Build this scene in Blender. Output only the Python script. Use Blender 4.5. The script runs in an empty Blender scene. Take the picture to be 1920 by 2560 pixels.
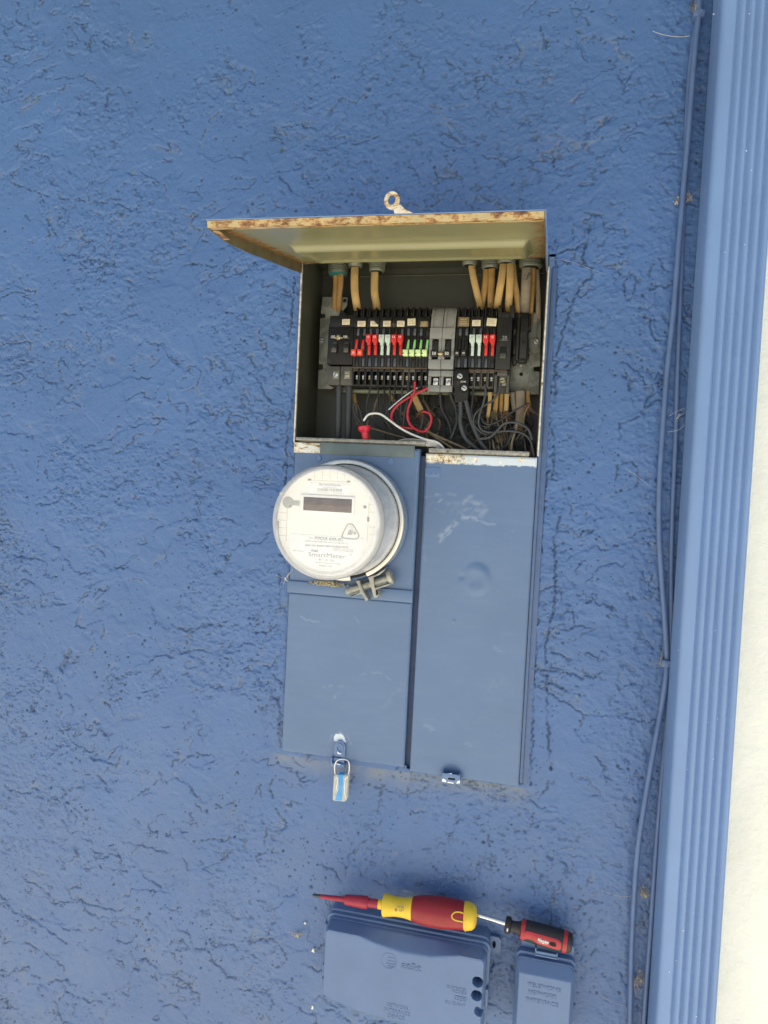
import bpy, bmesh, math, random
import numpy as np
from mathutils import Vector, Matrix

random.seed(7)
rng = np.random.default_rng(11)
SC = bpy.context.scene
COL = SC.collection
Z0 = 0.95                       # height of the panel's lower edge above the ground

# ------------------------------------------------------------------ camera
RM = np.array([[0.973360173922472, 0.2239466431185834, 0.04917187059210458],
               [0.056345410342242844, -0.025751482112089708, -0.9980791831825743],
               [-0.22225023409430442, 0.9742611365567974, -0.03768383260867084]])
CP = np.array([0.3693421567733182, -0.9979977389865826, 0.41480990498899445])
FL = 1759.96
cam_d = bpy.data.cameras.new("camera")
cam = bpy.data.objects.new("camera", cam_d); COL.objects.link(cam)
cam_d.sensor_fit = 'VERTICAL'; cam_d.sensor_height = 24.0
cam_d.lens = 24.0 * FL / 2560.0
cam_d.clip_start = 0.02; cam_d.clip_end = 500
_r = np.array([RM[0], -RM[1], -RM[2]]).T
cam.matrix_world = Matrix(((*_r[0], CP[0]), (*_r[1], CP[1]), (*_r[2], CP[2] + Z0), (0, 0, 0, 1)))
SC.camera = cam

# ------------------------------------------------------------------ world, sun, exposure
SUN_EL, SUN_AZ = math.radians(70), math.radians(200)      # azimuth clockwise from +y (into the wall)
w = bpy.data.worlds.new("World"); SC.world = w; w.use_nodes = True
nt = w.node_tree
sky = nt.nodes.new('ShaderNodeTexSky'); sky.sky_type = 'NISHITA'; sky.sun_disc = False
sky.sun_elevation = SUN_EL; sky.sun_rotation = SUN_AZ
nt.links.new(sky.outputs[0], nt.nodes['Background'].inputs[0])
nt.nodes['Background'].inputs[1].default_value = 0.08
sd = bpy.data.lights.new("sun", 'SUN'); sd.energy = 4.9; sd.angle = math.radians(0.5); sd.color = (1.0, 0.95, 0.87)
sun = bpy.data.objects.new("sun", sd); COL.objects.link(sun)
_d = Vector((math.sin(SUN_AZ) * math.cos(SUN_EL), math.cos(SUN_AZ) * math.cos(SUN_EL), math.sin(SUN_EL)))
sun.rotation_euler = _d.to_track_quat('Z', 'Y').to_euler(); sun.location = _d * 20
SC.view_settings.view_transform = 'Standard'; SC.view_settings.look = 'None'
SC.view_settings.exposure = 1.17; SC.view_settings.gamma = 1.0
SC.view_settings.use_curve_mapping = False
SC.cycles.use_denoising = True
SC.cycles.max_bounces = 10; SC.cycles.diffuse_bounces = 5
SC.cycles.transparent_max_bounces = 16

# ------------------------------------------------------------------ measuring: a photo pixel on the plane at depth y
def P(px, py, y=0.0):
    d = RM.T @ np.array([px - 960.0, py - 1280.0, FL])
    t = (y - CP[1]) / d[1]; X = CP + t * d
    return Vector((X[0], y, X[2] + Z0))
def zp(ox, oy, s):               # reader for an enlarged crop of the photo
    return lambda x, y, dep=0.0: P(ox + x / s, oy + y / s, dep)
ZA = zp(480, 440, 1.728); ZL = zp(780, 640, 4.879); ZR = zp(1060, 640, 4.879)
ZW = zp(740, 940, 2.676); ZM = zp(660, 1100, 4.1475); ZD = zp(680, 1440, 2.304)
ZN = zp(760, 2200, 2.304); ZT = zp(1240, 2260, 7.373); ZS = zp(780, 1780, 2.765)
ZC = zp(860, 1420, 10.37); ZG = zp(780, 2380, 3.606); ZH = zp(1000, 1080, 4.1475)

# ------------------------------------------------------------------ materials
def new_mat(name):
    m = bpy.data.materials.new(name); m.use_nodes = True
    return m, m.node_tree, m.node_tree.nodes['Principled BSDF']
def N(nt, t, **kw):
    n = nt.nodes.new(t)
    for k, v in kw.items(): setattr(n, k, v)
    return n
def noise(nt, scale, detail=4, rough=.6, vec=None, dist=0.0, stretch=None):
    n = N(nt, 'ShaderNodeTexNoise'); n.inputs['Scale'].default_value = scale
    n.inputs['Detail'].default_value = detail; n.inputs['Roughness'].default_value = rough
    n.inputs['Distortion'].default_value = dist
    if vec is None:
        tc = N(nt, 'ShaderNodeTexCoord'); vec = tc.outputs['Object']
    if stretch:
        mp = N(nt, 'ShaderNodeMapping'); mp.inputs['Scale'].default_value = stretch
        nt.links.new(vec, mp.inputs['Vector']); vec = mp.outputs[0]
    nt.links.new(vec, n.inputs['Vector']); return n.outputs['Fac']
def ramp(nt, fac, stops):
    r = N(nt, 'ShaderNodeValToRGB'); els = r.color_ramp.elements
    while len(els) < len(stops): els.new(0.5)
    for e, (p, c) in zip(els, stops): e.position = p; e.color = (*c, 1) if len(c) == 3 else c
    nt.links.new(fac, r.inputs[0]); return r.outputs[0]
def mixc(nt, fac, a, b):
    m = N(nt, 'ShaderNodeMix', data_type='RGBA')
    for i, v in ((0, fac), (6, a), (7, b)):
        if isinstance(v, (tuple, list)): m.inputs[i].default_value = (*v, 1)
        elif isinstance(v, (int, float)): m.inputs[i].default_value = v
        else: nt.links.new(v, m.inputs[i])
    return m.outputs[2]
def bump(nt, h, strength, dist, bs):
    b = N(nt, 'ShaderNodeBump'); b.inputs['Strength'].default_value = strength; b.inputs['Distance'].default_value = dist
    nt.links.new(h, b.inputs['Height']); nt.links.new(b.outputs[0], bs.inputs['Normal'])
def attr(nt, name):
    a = N(nt, 'ShaderNodeAttribute'); a.attribute_name = name; return a.outputs['Fac']
def V(c): return tuple(c)
def simple(name, col, rough=.5, metal=0.0, var=.12, vscale=120, bmp=0.0, bscale=400, spec=None, dirt=None, alpha=None, coat=0):
    m, nt, bs = new_mat(name)
    lo = tuple(c * (1 - var) for c in col); hi = tuple(min(1, c * (1 + var)) for c in col)
    c = ramp(nt, noise(nt, vscale), [(.3, lo), (.7, hi)])
    if dirt:
        f = ramp(nt, noise(nt, dirt[1], 6, .7), [(dirt[2], (0, 0, 0)), (dirt[2] + .08, (1, 1, 1))])
        c = mixc(nt, f, c, dirt[0])
    nt.links.new(c, bs.inputs['Base Color'])
    bs.inputs['Roughness'].default_value = rough; bs.inputs['Metallic'].default_value = metal
    if spec is not None: bs.inputs['Specular IOR Level'].default_value = spec
    if alpha is not None: bs.inputs['Alpha'].default_value = alpha
    if coat: bs.inputs['Coat Weight'].default_value = coat
    if bmp: bump(nt, noise(nt, bscale, 3), bmp, .001, bs)
    return m

BLUE = (0.069, 0.145, 0.320)
BLUEL = (0.104, 0.172, 0.300)
def make_stucco(name, base, dark, grime_bounce_on=True):
    m, nt, bs = new_mat(name)
    c = ramp(nt, noise(nt, 5, 5, .6), [(.3, tuple(v * .93 for v in base)), (.7, tuple(min(1, v * 1.07) for v in base))])
    if grime_bounce_on:
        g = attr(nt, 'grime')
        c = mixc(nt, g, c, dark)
        d = attr(nt, 'dust'); c = mixc(nt, d, c, (.20, .21, .20))
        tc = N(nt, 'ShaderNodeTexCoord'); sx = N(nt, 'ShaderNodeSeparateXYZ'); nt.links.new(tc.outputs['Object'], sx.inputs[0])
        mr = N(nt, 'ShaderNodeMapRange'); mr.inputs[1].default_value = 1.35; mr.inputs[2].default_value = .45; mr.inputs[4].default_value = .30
        nt.links.new(sx.outputs[2], mr.inputs[0])                     # ground-bounce light painted into the colour: mottled, paler grey towards the ground
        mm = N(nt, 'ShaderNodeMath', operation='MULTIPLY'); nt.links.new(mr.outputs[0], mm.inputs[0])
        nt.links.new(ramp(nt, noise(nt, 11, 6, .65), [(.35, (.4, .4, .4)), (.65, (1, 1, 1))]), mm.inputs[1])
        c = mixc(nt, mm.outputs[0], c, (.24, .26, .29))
    nt.links.new(c, bs.inputs['Base Color'])
    bs.inputs['Roughness'].default_value = .5; bs.inputs['Specular IOR Level'].default_value = .45
    a = noise(nt, 330, 2, .5); b = noise(nt, 900, 2, .5)
    ad = N(nt, 'ShaderNodeMath', operation='MULTIPLY_ADD'); nt.links.new(b, ad.inputs[0]); ad.inputs[1].default_value = .35; nt.links.new(a, ad.inputs[2])
    bump(nt, ad.outputs[0] if grime_bounce_on else noise(nt, 22, 9, .72), .45 if grime_bounce_on else .8, .0012 if grime_bounce_on else .006, bs)
    return m
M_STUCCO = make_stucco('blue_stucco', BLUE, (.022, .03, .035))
M_WHITE_WALL = make_stucco('cream_stucco', (.93, .91, .79), (.3, .28, .22), False)

def make_door_paint():
    m, nt, bs = new_mat('blue_panel_paint')
    c = ramp(nt, noise(nt, 7, 5, .65), [(.3, tuple(v * .93 for v in BLUEL)), (.7, tuple(v * 1.05 for v in BLUEL))])
    brush = noise(nt, 24, 6, .6, stretch=(.8, 1, 3))
    c = mixc(nt, ramp(nt, brush, [(.45, (0, 0, 0)), (.8, (.06, .06, .06))]), c, (.36, .42, .5))
    c = mixc(nt, attr(nt, 'scuff'), c, (.62, .68, .72))
    rust = ramp(nt, noise(nt, 160, 6, .7), [(.30, (.10, .035, .012)), (.41, (.34, .17, .06)), (.5, (.78, .68, .45)), (.62, (.86, .84, .76))])
    c = mixc(nt, attr(nt, 'rust'), c, rust)
    nt.links.new(c, bs.inputs['Base Color'])
    bs.inputs['Roughness'].default_value = .38
    bump(nt, noise(nt, 260, 3), .10, .001, bs)
    return m
M_DOOR = make_door_paint()
M_BLUEMETAL = simple('blue_painted_steel', (.12, .20, .36), .4, var=.08, bmp=.15, bscale=300)
M_SPOUT = simple('blue_downspout_paint', (.168, .27, .475), .42, var=.05, vscale=9, bmp=.12, bscale=220)
M_PLASTIC = simple('blue_painted_plastic', (.112, .178, .315), .48, var=.07, vscale=14, bmp=.12, bscale=500)
M_COAX = simple('painted_cable', (.10, .16, .30), .45, var=.12, vscale=40, bmp=.1)
def rust_mat(name, thr, cream=(.42, .355, .19), rough=.5):
    m, nt, bs = new_mat(name)
    n = noise(nt, 150, 8, .8, stretch=(.45, 1, 1))
    c = ramp(nt, n, [(thr - .14, (.07, .028, .012)), (thr - .04, (.30, .14, .045)), (thr + .02, (.55, .40, .17)), (thr + .08, cream)])
    nt.links.new(c, bs.inputs['Base Color']); bs.inputs['Roughness'].default_value = rough
    bump(nt, n, .4, .0015, bs); return m
M_RUSTLIP = rust_mat('rusty_cream_enamel', .51)
M_RUSTWHITE = rust_mat('rusty_white_paint', .43, (.85, .82, .72))
def lid_mat():
    m, nt, bs = new_mat('olive_cream_enamel')
    c = ramp(nt, noise(nt, 6, 5, .6), [(.3, (.215, .205, .10)), (.7, (.265, .255, .13))])
    r = attr(nt, 'rust')
    n = noise(nt, 70, 7, .7)
    mm = N(nt, 'ShaderNodeMath', operation='MULTIPLY'); nt.links.new(n, mm.inputs[0]); nt.links.new(r, mm.inputs[1])
    c = mixc(nt, ramp(nt, mm.outputs[0], [(.30, (0, 0, 0)), (.5, (1, 1, 1))]), c, (.26, .13, .04))
    sp = noise(nt, 140, 6, .8)
    c = mixc(nt, ramp(nt, sp, [(.70, (0, 0, 0)), (.74, (.7, .7, .7))]), c, (.15, .09, .04))
    nt.links.new(c, bs.inputs['Base Color']); bs.inputs['Roughness'].default_value = .27
    bs.inputs['Specular IOR Level'].default_value = .75
    bump(nt, noise(nt, 60, 3), .05, .002, bs); return m
M_LID = lid_mat()
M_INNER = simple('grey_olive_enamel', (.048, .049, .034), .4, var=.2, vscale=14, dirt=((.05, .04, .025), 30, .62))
M_RAIL = simple('worn_grey_rail', (.30, .29, .25), .55, metal=.3, var=.35, vscale=180, dirt=((.06, .05, .04), 120, .6), bmp=.3)
M_BAND = simple('grey_green_strip', (.13, .165, .165), .5, var=.12, vscale=50, dirt=((.05, .06, .06), 160, .66))
def galv():
    m, nt, bs = new_mat('galvanised_steel')
    v = N(nt, 'ShaderNodeTexVoronoi'); v.inputs['Scale'].default_value = 90
    tc = N(nt, 'ShaderNodeTexCoord'); nz = noise(nt, 40, 3)
    mx = N(nt, 'ShaderNodeMix', data_type='VECTOR'); mx.inputs[0].default_value = .03
    nt.links.new(tc.outputs['Object'], mx.inputs[4]); nt.links.new(nz, mx.inputs[5]); nt.links.new(mx.outputs[1], v.inputs['Vector'])
    c = ramp(nt, v.outputs['Color'], [(.2, (.17, .18, .15)), (.8, (.30, .31, .26))])
    c = mixc(nt, ramp(nt, noise(nt, 25, 6, .7), [(.5, (0, 0, 0)), (.7, (.7, .7, .7))]), c, (.10, .085, .055))
    nt.links.new(c, bs.inputs['Base Color']); bs.inputs['Roughness'].default_value = .5; bs.inputs['Metallic'].default_value = .35
    return m
M_GALV = galv()
M_SHADE = None
M_BLACK = simple('black_bakelite', (.008, .0078, .0075), .45, spec=.3, var=.35, vscale=60, dirt=((.07, .05, .03), 70, .6), bmp=.1)
M_BLACK2 = simple('worn_black_bakelite', (.014, .0135, .0125), .4, spec=.35, var=.3, vscale=60, dirt=((.09, .07, .045), 50, .58))
M_SLOT = simple('slot_blue_grey', (.055, .07, .095), .35, var=.2)
M_HOLE = simple('deep_black', (.004, .004, .004), .8, var=.1)
M_GREY = simple('grey_bakelite', (.235, .24, .225), .42, var=.15, vscale=50, dirt=((.09, .07, .04), 60, .62))
M_LUG = simple('dusty_grey_lug', (.065, .06, .048), .5, var=.3, vscale=70)
M_RED = simple('red_handle', (.60, .025, .02), .35, var=.12)
M_REDW = simple('red_wire', (.42, .015, .03), .35, var=.12)
M_ORANGE = simple('orange_red_handle', (.75, .07, .03), .35, var=.1)
M_WHITEH = simple('pale_green_white_handle', (.52, .62, .54), .4, var=.1)
M_GREENH = simple('lime_handle', (.62, .80, .38), .4, var=.08)
M_GREEN2 = simple('green_handle', (.22, .50, .18), .4, var=.12)
M_LABEL = simple('aged_paper_label', (.62, .55, .38), .7, var=.15, vscale=260, dirt=((.16, .10, .05), 240, .66))
M_LABELD = simple('brown_foil_label', (.20, .145, .07), .5, metal=.3, var=.4, vscale=500)
M_BRASS = simple('brass', (.42, .36, .22), .35, metal=.8, var=.2)
M_STEEL = simple('zinc_screw', (.5, .5, .47), .35, metal=.8, var=.2, vscale=200)
M_NM = simple('yellowed_cable_sheath', (.33, .185, .048), .5, var=.22, vscale=40, dirt=((.08, .05, .02), 130, .60), bmp=.2)
M_NM2 = simple('ivory_cable_sheath', (.42, .275, .095), .5, var=.2, vscale=40, dirt=((.10, .06, .03), 130, .62), bmp=.2)
M_NMG = simple('grey_cable_sheath', (.23, .19, .13), .55, var=.25, vscale=50, dirt=((.08, .05, .02), 90, .6))
M_CONN = simple('grey_green_connector', (.17, .18, .13), .45, metal=.3, var=.2, vscale=60)
M_TEAL = simple('teal_rubber_ring', (.02, .16, .15), .5)
M_WBLACK = simple('black_wire', (.02, .02, .02), .4, var=.3, vscale=60)
M_WGREY = simple('grey_feeder_wire', (.042, .046, .05), .5, var=.2, vscale=60)
M_WWHITE = simple('white_wire', (.75, .74, .70), .4, var=.08, vscale=50)
M_WTAN = simple('tan_wire', (.20, .15, .085), .5, var=.3, vscale=80)
M_ALU = simple('bare_aluminium', (.55, .55, .55), .3, metal=.8, var=.15)
M_COPPER = simple('frayed_brown_paper', (.22, .10, .05), .7, var=.3)
M_TXTW = simple('white_lettering', (.82, .81, .78), .5, var=.03)
M_TXTG = simple('grey_lettering', (.30, .29, .28), .6, var=.03)
M_TXTD = simple('dark_lettering', (.12, .11, .10), .6, var=.03)
# meter
M_RING = simple('aluminium_ring', (.66, .64, .58), .32, metal=.75, var=.1, vscale=60, bmp=.1)
M_FACE = simple('cream_meter_face', (.86, .82, .74), .5, var=.03, vscale=20)
M_FACEL = simple('cream_raised_plastic', (.84, .82, .76), .45, var=.03)
M_METLAB = simple('white_meter_label', (.88, .87, .83), .5, var=.02)
M_FACEG = simple('grey_meter_plastic', (.42, .42, .39), .5, var=.08)
M_LCD = simple('dark_display', (.10, .065, .06), .15, var=.3, vscale=60, coat=.5)
M_CLEAR = simple('clear_cover_front', (.9, .9, .88), .08, alpha=.10, spec=.7)
M_HAZY = simple('hazy_cover_rim', (.78, .78, .79), .10, alpha=.48, var=.06)
def drum():
    m, nt, bs = new_mat('brushed_cover_side')
    n = noise(nt, 60, 6, .7, stretch=(1, .35, 1))
    c = ramp(nt, n, [(.3, (.46, .48, .50)), (.5, (.62, .64, .66)), (.72, (.80, .81, .81))])
    nt.links.new(c, bs.inputs['Base Color']); bs.inputs['Roughness'].default_value = .28; bs.inputs['Metallic'].default_value = .1
    bump(nt, n, .1, .001, bs); return m
M_DRUM = drum()
M_CAST = simple('cast_zinc_clamp', (.33, .33, .29), .45, metal=.5, var=.2, vscale=120, bmp=.3)
# tools
M_TYEL = simple('yellow_grip', (.80, .52, .03), .42, var=.07, vscale=60, dirt=((.25, .14, .03), 140, .70))
M_TRED = simple('red_grip', (.27, .010, .014), .40, var=.15, vscale=40, dirt=((.18, .02, .01), 60, .62), bmp=.15)
M_TRED2 = simple('red_shaft_insulation', (.36, .02, .04), .35, var=.1)
M_TBLK = simple('black_rubber', (.022, .02, .018), .5, var=.3, vscale=80)
M_TRED3 = simple('red_hard_plastic', (.42, .025, .03), .32, var=.08)
M_CHROME = simple('chrome_shaft', (.75, .74, .70), .12, metal=1.0, var=.03)
M_TIP = simple('dark_steel_tip', (.10, .10, .10), .35, metal=.8)
M_SEALC = simple('clear_seal_plastic', (.66, .64, .50), .25, alpha=.62, var=.15, vscale=200)
M_SEALB = simple('blue_seal_insert', (.06, .32, .68), .35, var=.12)
M_WEB = simple('dusty_cobweb', (.40, .34, .24), .8, var=.3, vscale=200)
M_WEBW = simple('pale_cobweb', (.62, .60, .54), .8, var=.1)
M_CHIP = simple('cream_paint_chip', (.85, .80, .66), .6, var=.08)
M_MUD = simple('pale_mud', (.38, .33, .20), .9, var=.3, vscale=400, bmp=.6, bscale=900)
M_FILM = simple('clear_plastic_film', (.62, .66, .70), .15, alpha=.35, var=.2, vscale=150)

# ------------------------------------------------------------------ mesh building
class MB:
    def __init__(s): s.v = []; s.f = []; s.attrs = {}
    def add(s, vs, fs):
        o = len(s.v); s.v += [tuple(v) for v in vs]; s.f += [tuple(i + o for i in f) for f in fs]
    def addbm(s, bm, mat=None):
        if mat is not None: bm.transform(mat)
        bm.verts.index_update(); s.add([v.co.copy() for v in bm.verts], [[v.index for v in f.verts] for f in bm.faces]); bm.free()
    def box(s, x0, x1, y0, y1, z0, z1, bev=0.0, seg=2):
        bm = bmesh.new(); bmesh.ops.create_cube(bm, size=1)
        bm.transform(Matrix.Translation(((x0 + x1) / 2, (y0 + y1) / 2, (z0 + z1) / 2)) @ Matrix.Diagonal((abs(x1 - x0), abs(y1 - y0), abs(z1 - z0), 1)))
        if bev: bmesh.ops.bevel(bm, geom=bm.edges[:], offset=min(bev, .45 * min(abs(x1 - x0), abs(y1 - y0), abs(z1 - z0))), segments=seg, profile=.5, affect='EDGES')
        s.addbm(bm); return s
    def pbox(s, rd, x0, y0, x1, y1, dep, th, bev=.0005, seg=2):
        """upright box read off a crop: front face at depth dep, th thick (into the wall)"""
        a = rd(x0, y0, dep); b = rd(x1, y1, dep); c = rd(x0, y1, dep); d = rd(x1, y0, dep)
        xa = (a.x + c.x) / 2; xb = (b.x + d.x) / 2; zt = (a.z + d.z) / 2; zb = (b.z + c.z) / 2
        return s.box(xa, xb, dep, dep + th, zb, zt, bev, seg)
    def prism(s, pts, y0, y1, bev=0.0):
        """closed outline in x,z extruded from depth y0 (front) to y1"""
        bm = bmesh.new(); vs = [bm.verts.new((p[0], y0, p[-1])) for p in pts]
        f = bm.faces.new(vs); bm.normal_update()
        if f.normal.y > 0: f.normal_flip()
        r = bmesh.ops.extrude_face_region(bm, geom=[f]); ext = [g for g in r['geom'] if isinstance(g, bmesh.types.BMVert)]
        bmesh.ops.translate(bm, vec=(0, y1 - y0, 0), verts=ext)
        bmesh.ops.recalc_face_normals(bm, faces=bm.faces[:])
        if bev:
            eds = [e for e in bm.edges if all(abs(v.co.y - y0) < 1e-6 for v in e.verts)]
            bmesh.ops.bevel(bm, geom=eds, offset=bev, segments=2, profile=.5, affect='EDGES')
        s.addbm(bm); return s
    def lathe(s, o, ax, prof, n=40, up=None, cap=True):
        """prof: (distance along ax, radius)"""
        ax = Vector(ax).normalized(); o = Vector(o)
        u = ax.orthogonal().normalized() if up is None else (Vector(up) - Vector(up).dot(ax) * ax).normalized()
        w_ = ax.cross(u); vs = []; fs = []
        for t, r in prof:
            for k in range(n):
                a = 2 * math.pi * k / n; vs.append(o + ax * t + (u * math.cos(a) + w_ * math.sin(a)) * r)
        for i in range(len(prof) - 1):
            for k in range(n):
                k2 = (k + 1) % n; fs.append((i * n + k, i * n + k2, (i + 1) * n + k2, (i + 1) * n + k))
        if cap:
            fs.append(tuple(range(n))[::-1]); fs.append(tuple((len(prof) - 1) * n + k for k in range(n)))
        s.add(vs, fs); return s
    def cyl(s, a, b, r, n=20, bev=0):
        a = Vector(a); b = Vector(b); L = (b - a).length
        prof = [(0, r), (L, r)] if not bev else [(0, r - bev), (bev, r), (L - bev, r), (L, r - bev)]
        return s.lathe(a, b - a, prof, n)
    def tube(s, pts, r, n=8, flat=1.0, samples=6, taper=None):
        pts = smooth(pts, samples); m = len(pts); vs = []; fs = []
        t0 = (pts[1] - pts[0]).normalized(); u = t0.orthogonal().normalized()
        if flat != 1.0: u = (Vector((1, 0, 0)) - Vector((1, 0, 0)).dot(t0) * t0).normalized()
        for i, p in enumerate(pts):
            t = (pts[min(i + 1, m - 1)] - pts[max(i - 1, 0)]).normalized()
            u = (u - u.dot(t) * t).normalized(); w_ = t.cross(u)
            rr = r if taper is None else r + (taper - r) * i / (m - 1)
            for k in range(n):
                a = 2 * math.pi * k / n; vs.append(p + u * math.cos(a) * rr + w_ * math.sin(a) * rr * flat)
        for i in range(m - 1):
            for k in range(n):
                k2 = (k + 1) % n; fs.append((i * n + k, i * n + k2, (i + 1) * n + k2, (i + 1) * n + k))
        fs.append(tuple(range(n))[::-1]); fs.append(tuple((m - 1) * n + k for k in range(n)))
        s.add(vs, fs); return s
    def build(s, name, mat, parent=None, sharp=35, smoothsh=True):
        me = bpy.data.meshes.new(name); me.from_pydata(s.v, [], s.f); me.update()
        return link(name, me, mat, parent, sharp, smoothsh)

def smooth(pts, k):
    pts = [Vector(p) for p in pts]
    if k <= 1 or len(pts) < 3: return pts
    out = []
    for i in range(len(pts) - 1):
        p0 = pts[max(i - 1, 0)]; p1 = pts[i]; p2 = pts[i + 1]; p3 = pts[min(i + 2, len(pts) - 1)]
        for j in range(k):
            t = j / k
            out.append(.5 * ((2 * p1) + (p2 - p0) * t + (2 * p0 - 5 * p1 + 4 * p2 - p3) * t * t + (3 * p1 - p0 - 3 * p2 + p3) * t ** 3))
    out.append(pts[-1]); return out

def link(name, me, mat, parent=None, sharp=35, smoothsh=True):
    bm = bmesh.new(); bm.from_mesh(me); bmesh.ops.recalc_face_normals(bm, faces=bm.faces[:]); bm.to_mesh(me); bm.free()
    if smoothsh and len(me.polygons):
        me.polygons.foreach_set('use_smooth', [True] * len(me.polygons)); me.set_sharp_from_angle(angle=math.radians(sharp))
    me.materials.append(mat)
    o = bpy.data.objects.new(name, me); COL.objects.link(o)
    if parent is not None: put_under(o, parent)
    return o
def origin_of(p):
    v = Vector(p.location)
    while p.parent is not None: p = p.parent; v = v + p.location
    return v
def put_under(o, parent):
    """the mesh is in world coordinates: shift it so the parent's origin is its own"""
    q = origin_of(parent); o.data.transform(Matrix.Translation(-q)) if q.length else None
    o.parent = parent
def thing(name, loc, label, cat, group=None):
    o = bpy.data.objects.new(name, None); o.empty_display_size = .02; COL.objects.link(o); o.location = loc
    return tag(o, label, cat, group)
def tag(o, label=None, cat=None, group=None, kind=None):
    for k, v in (('label', label), ('category', cat), ('group', group), ('kind', kind)):
        if v: o[k] = v
    return o
def lettering(txt, centre, width, mat, parent, depth=.0004, height=None, bold=0.0, shear=0.0, align='CENTER', name='lettering', rot=0.0, bevel=0.0, normal=None):
    cu = bpy.data.curves.new('txt', 'FONT'); cu.body = txt; cu.align_x = align; cu.align_y = 'CENTER'; cu.size = 1.0
    cu.offset = bold; cu.shear = shear; cu.resolution_u = 3; cu.space_line = .95
    ob = bpy.data.objects.new('txt', cu); COL.objects.link(ob)
    bpy.context.view_layer.update()
    me = bpy.data.meshes.new_from_object(ob.evaluated_get(bpy.context.evaluated_depsgraph_get()))
    bpy.data.objects.remove(ob); bpy.data.curves.remove(cu)
    xs = [v.co.x for v in me.vertices]; ys = [v.co.y for v in me.vertices]
    wd = max(xs) - min(xs); hd = max(ys) - min(ys); sx = width / wd; sy = sx if height is None else height / hd
    cx = (max(xs) + min(xs)) / 2; cy = (max(ys) + min(ys)) / 2
    bm = bmesh.new(); bm.from_mesh(me); bpy.data.meshes.remove(me)
    bmesh.ops.remove_doubles(bm, verts=bm.verts[:], dist=1e-5)
    bm.transform(Matrix.Diagonal((sx, sy, 1, 1)) @ Matrix.Translation((-cx, -cy, 0)))
    r = bmesh.ops.extrude_face_region(bm, geom=bm.faces[:]); ext = [g for g in r['geom'] if isinstance(g, bmesh.types.BMVert)]
    bmesh.ops.translate(bm, vec=(0, 0, depth), verts=ext)
    if normal is None: Mx = Matrix.Rotation(math.radians(90), 4, 'X')
    else: Mx = normal
    bm.transform(Matrix.Translation(Vector(centre)) @ Mx @ Matrix.Rotation(rot, 4, 'Z'))
    me = bpy.data.meshes.new(name); bm.to_mesh(me); bm.free()
    return link(name, me, mat, parent, 30, False)
def screw(c, r, th=.002, slot=.4, mat=None, parent=None, name='screw', head_only=False):
    b = MB(); c = Vector(c)
    b.lathe(c, (0, -1, 0), [(0, r), (th * .6, r), (th, r * .75)], 20)
    o = b.build(name, mat or M_STEEL, parent)
    s_ = MB(); bm = bmesh.new(); bmesh.ops.create_cube(bm, size=1)
    bm.transform(Matrix.Translation((c.x, c.y - th, c.z)) @ Matrix.Rotation(slot, 4, 'Y') @ Matrix.Diagonal((r * 1.5, .0004, r * .28, 1)))
    s_.addbm(bm); s_.build('screw_slot', M_HOLE, o, smoothsh=False)
    return o

# ------------------------------------------------------------------ numpy noise
def vnoise(X, Z, scale, seed):
    g = np.random.default_rng(seed).random((256, 256)).astype(np.float32)
    u = X / scale; v = Z / scale; iu = np.floor(u).astype(int); iv = np.floor(v).astype(int)
    fu = (u - iu).astype(np.float32); fv = (v - iv).astype(np.float32)
    fu = fu * fu * fu * (fu * (fu * 6 - 15) + 10); fv = fv * fv * fv * (fv * (fv * 6 - 15) + 10)
    a = g[iu & 255, iv & 255]; b = g[(iu + 1) & 255, iv & 255]; c = g[iu & 255, (iv + 1) & 255]; d = g[(iu + 1) & 255, (iv + 1) & 255]
    return (a * (1 - fu) + b * fu) * (1 - fv) + (c * (1 - fu) + d * fu) * fv
def fbm(X, Z, scale, seed, oct=4, gain=.5):
    r = 0; a = 1; t = 0
    for i in range(oct):
        ang = .6 * i + seed * .37; c, s = math.cos(ang), math.sin(ang)
        r = r + a * vnoise(X * c - Z * s + 13.7 * i, X * s + Z * c + 7.1 * i, scale / 2 ** i, seed + i * 17); t += a; a *= gain
    return r / t
def sstep(a, b, x):
    t = np.clip((x - a) / (b - a), 0, 1); return t * t * (3 - 2 * t)
def dist_to(X, Z, pts, D, pad):
    """lower D to the distance from a polyline (in place), within pad; X, Z a regular grid"""
    x0, z0 = X[0, 0], Z[0, 0]; st = X[1, 0] - X[0, 0]
    for (ax, az), (bx, bz) in zip(pts[:-1], pts[1:]):
        i0 = max(int((min(ax, bx) - pad - x0) / st), 0); i1 = min(int((max(ax, bx) + pad - x0) / st) + 2, X.shape[0])
        j0 = max(int((min(az, bz) - pad - z0) / st), 0); j1 = min(int((max(az, bz) + pad - z0) / st) + 2, X.shape[1])
        if i1 <= i0 or j1 <= j0: continue
        xx = X[i0:i1, j0:j1]; zz = Z[i0:i1, j0:j1]; dx, dz = bx - ax, bz - az
        t = np.clip(((xx - ax) * dx + (zz - az) * dz) / (dx * dx + dz * dz + 1e-12), 0, 1)
        d = np.hypot(xx - ax - t * dx, zz - az - t * dz); D[i0:i1, j0:j1] = np.minimum(D[i0:i1, j0:j1], d)
def wiggle(pts, amp, step=.003, seed=0):
    r = np.random.default_rng(seed); out = []
    for (ax, az), (bx, bz) in zip(pts[:-1], pts[1:]):
        n = max(1, int(math.hypot(bx - ax, bz - az) / step))
        for k in range(n):
            t = k / n; out.append((ax + (bx - ax) * t + r.normal() * amp, az + (bz - az) * t + r.normal() * amp))
    out.append(pts[-1]); return out
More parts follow.
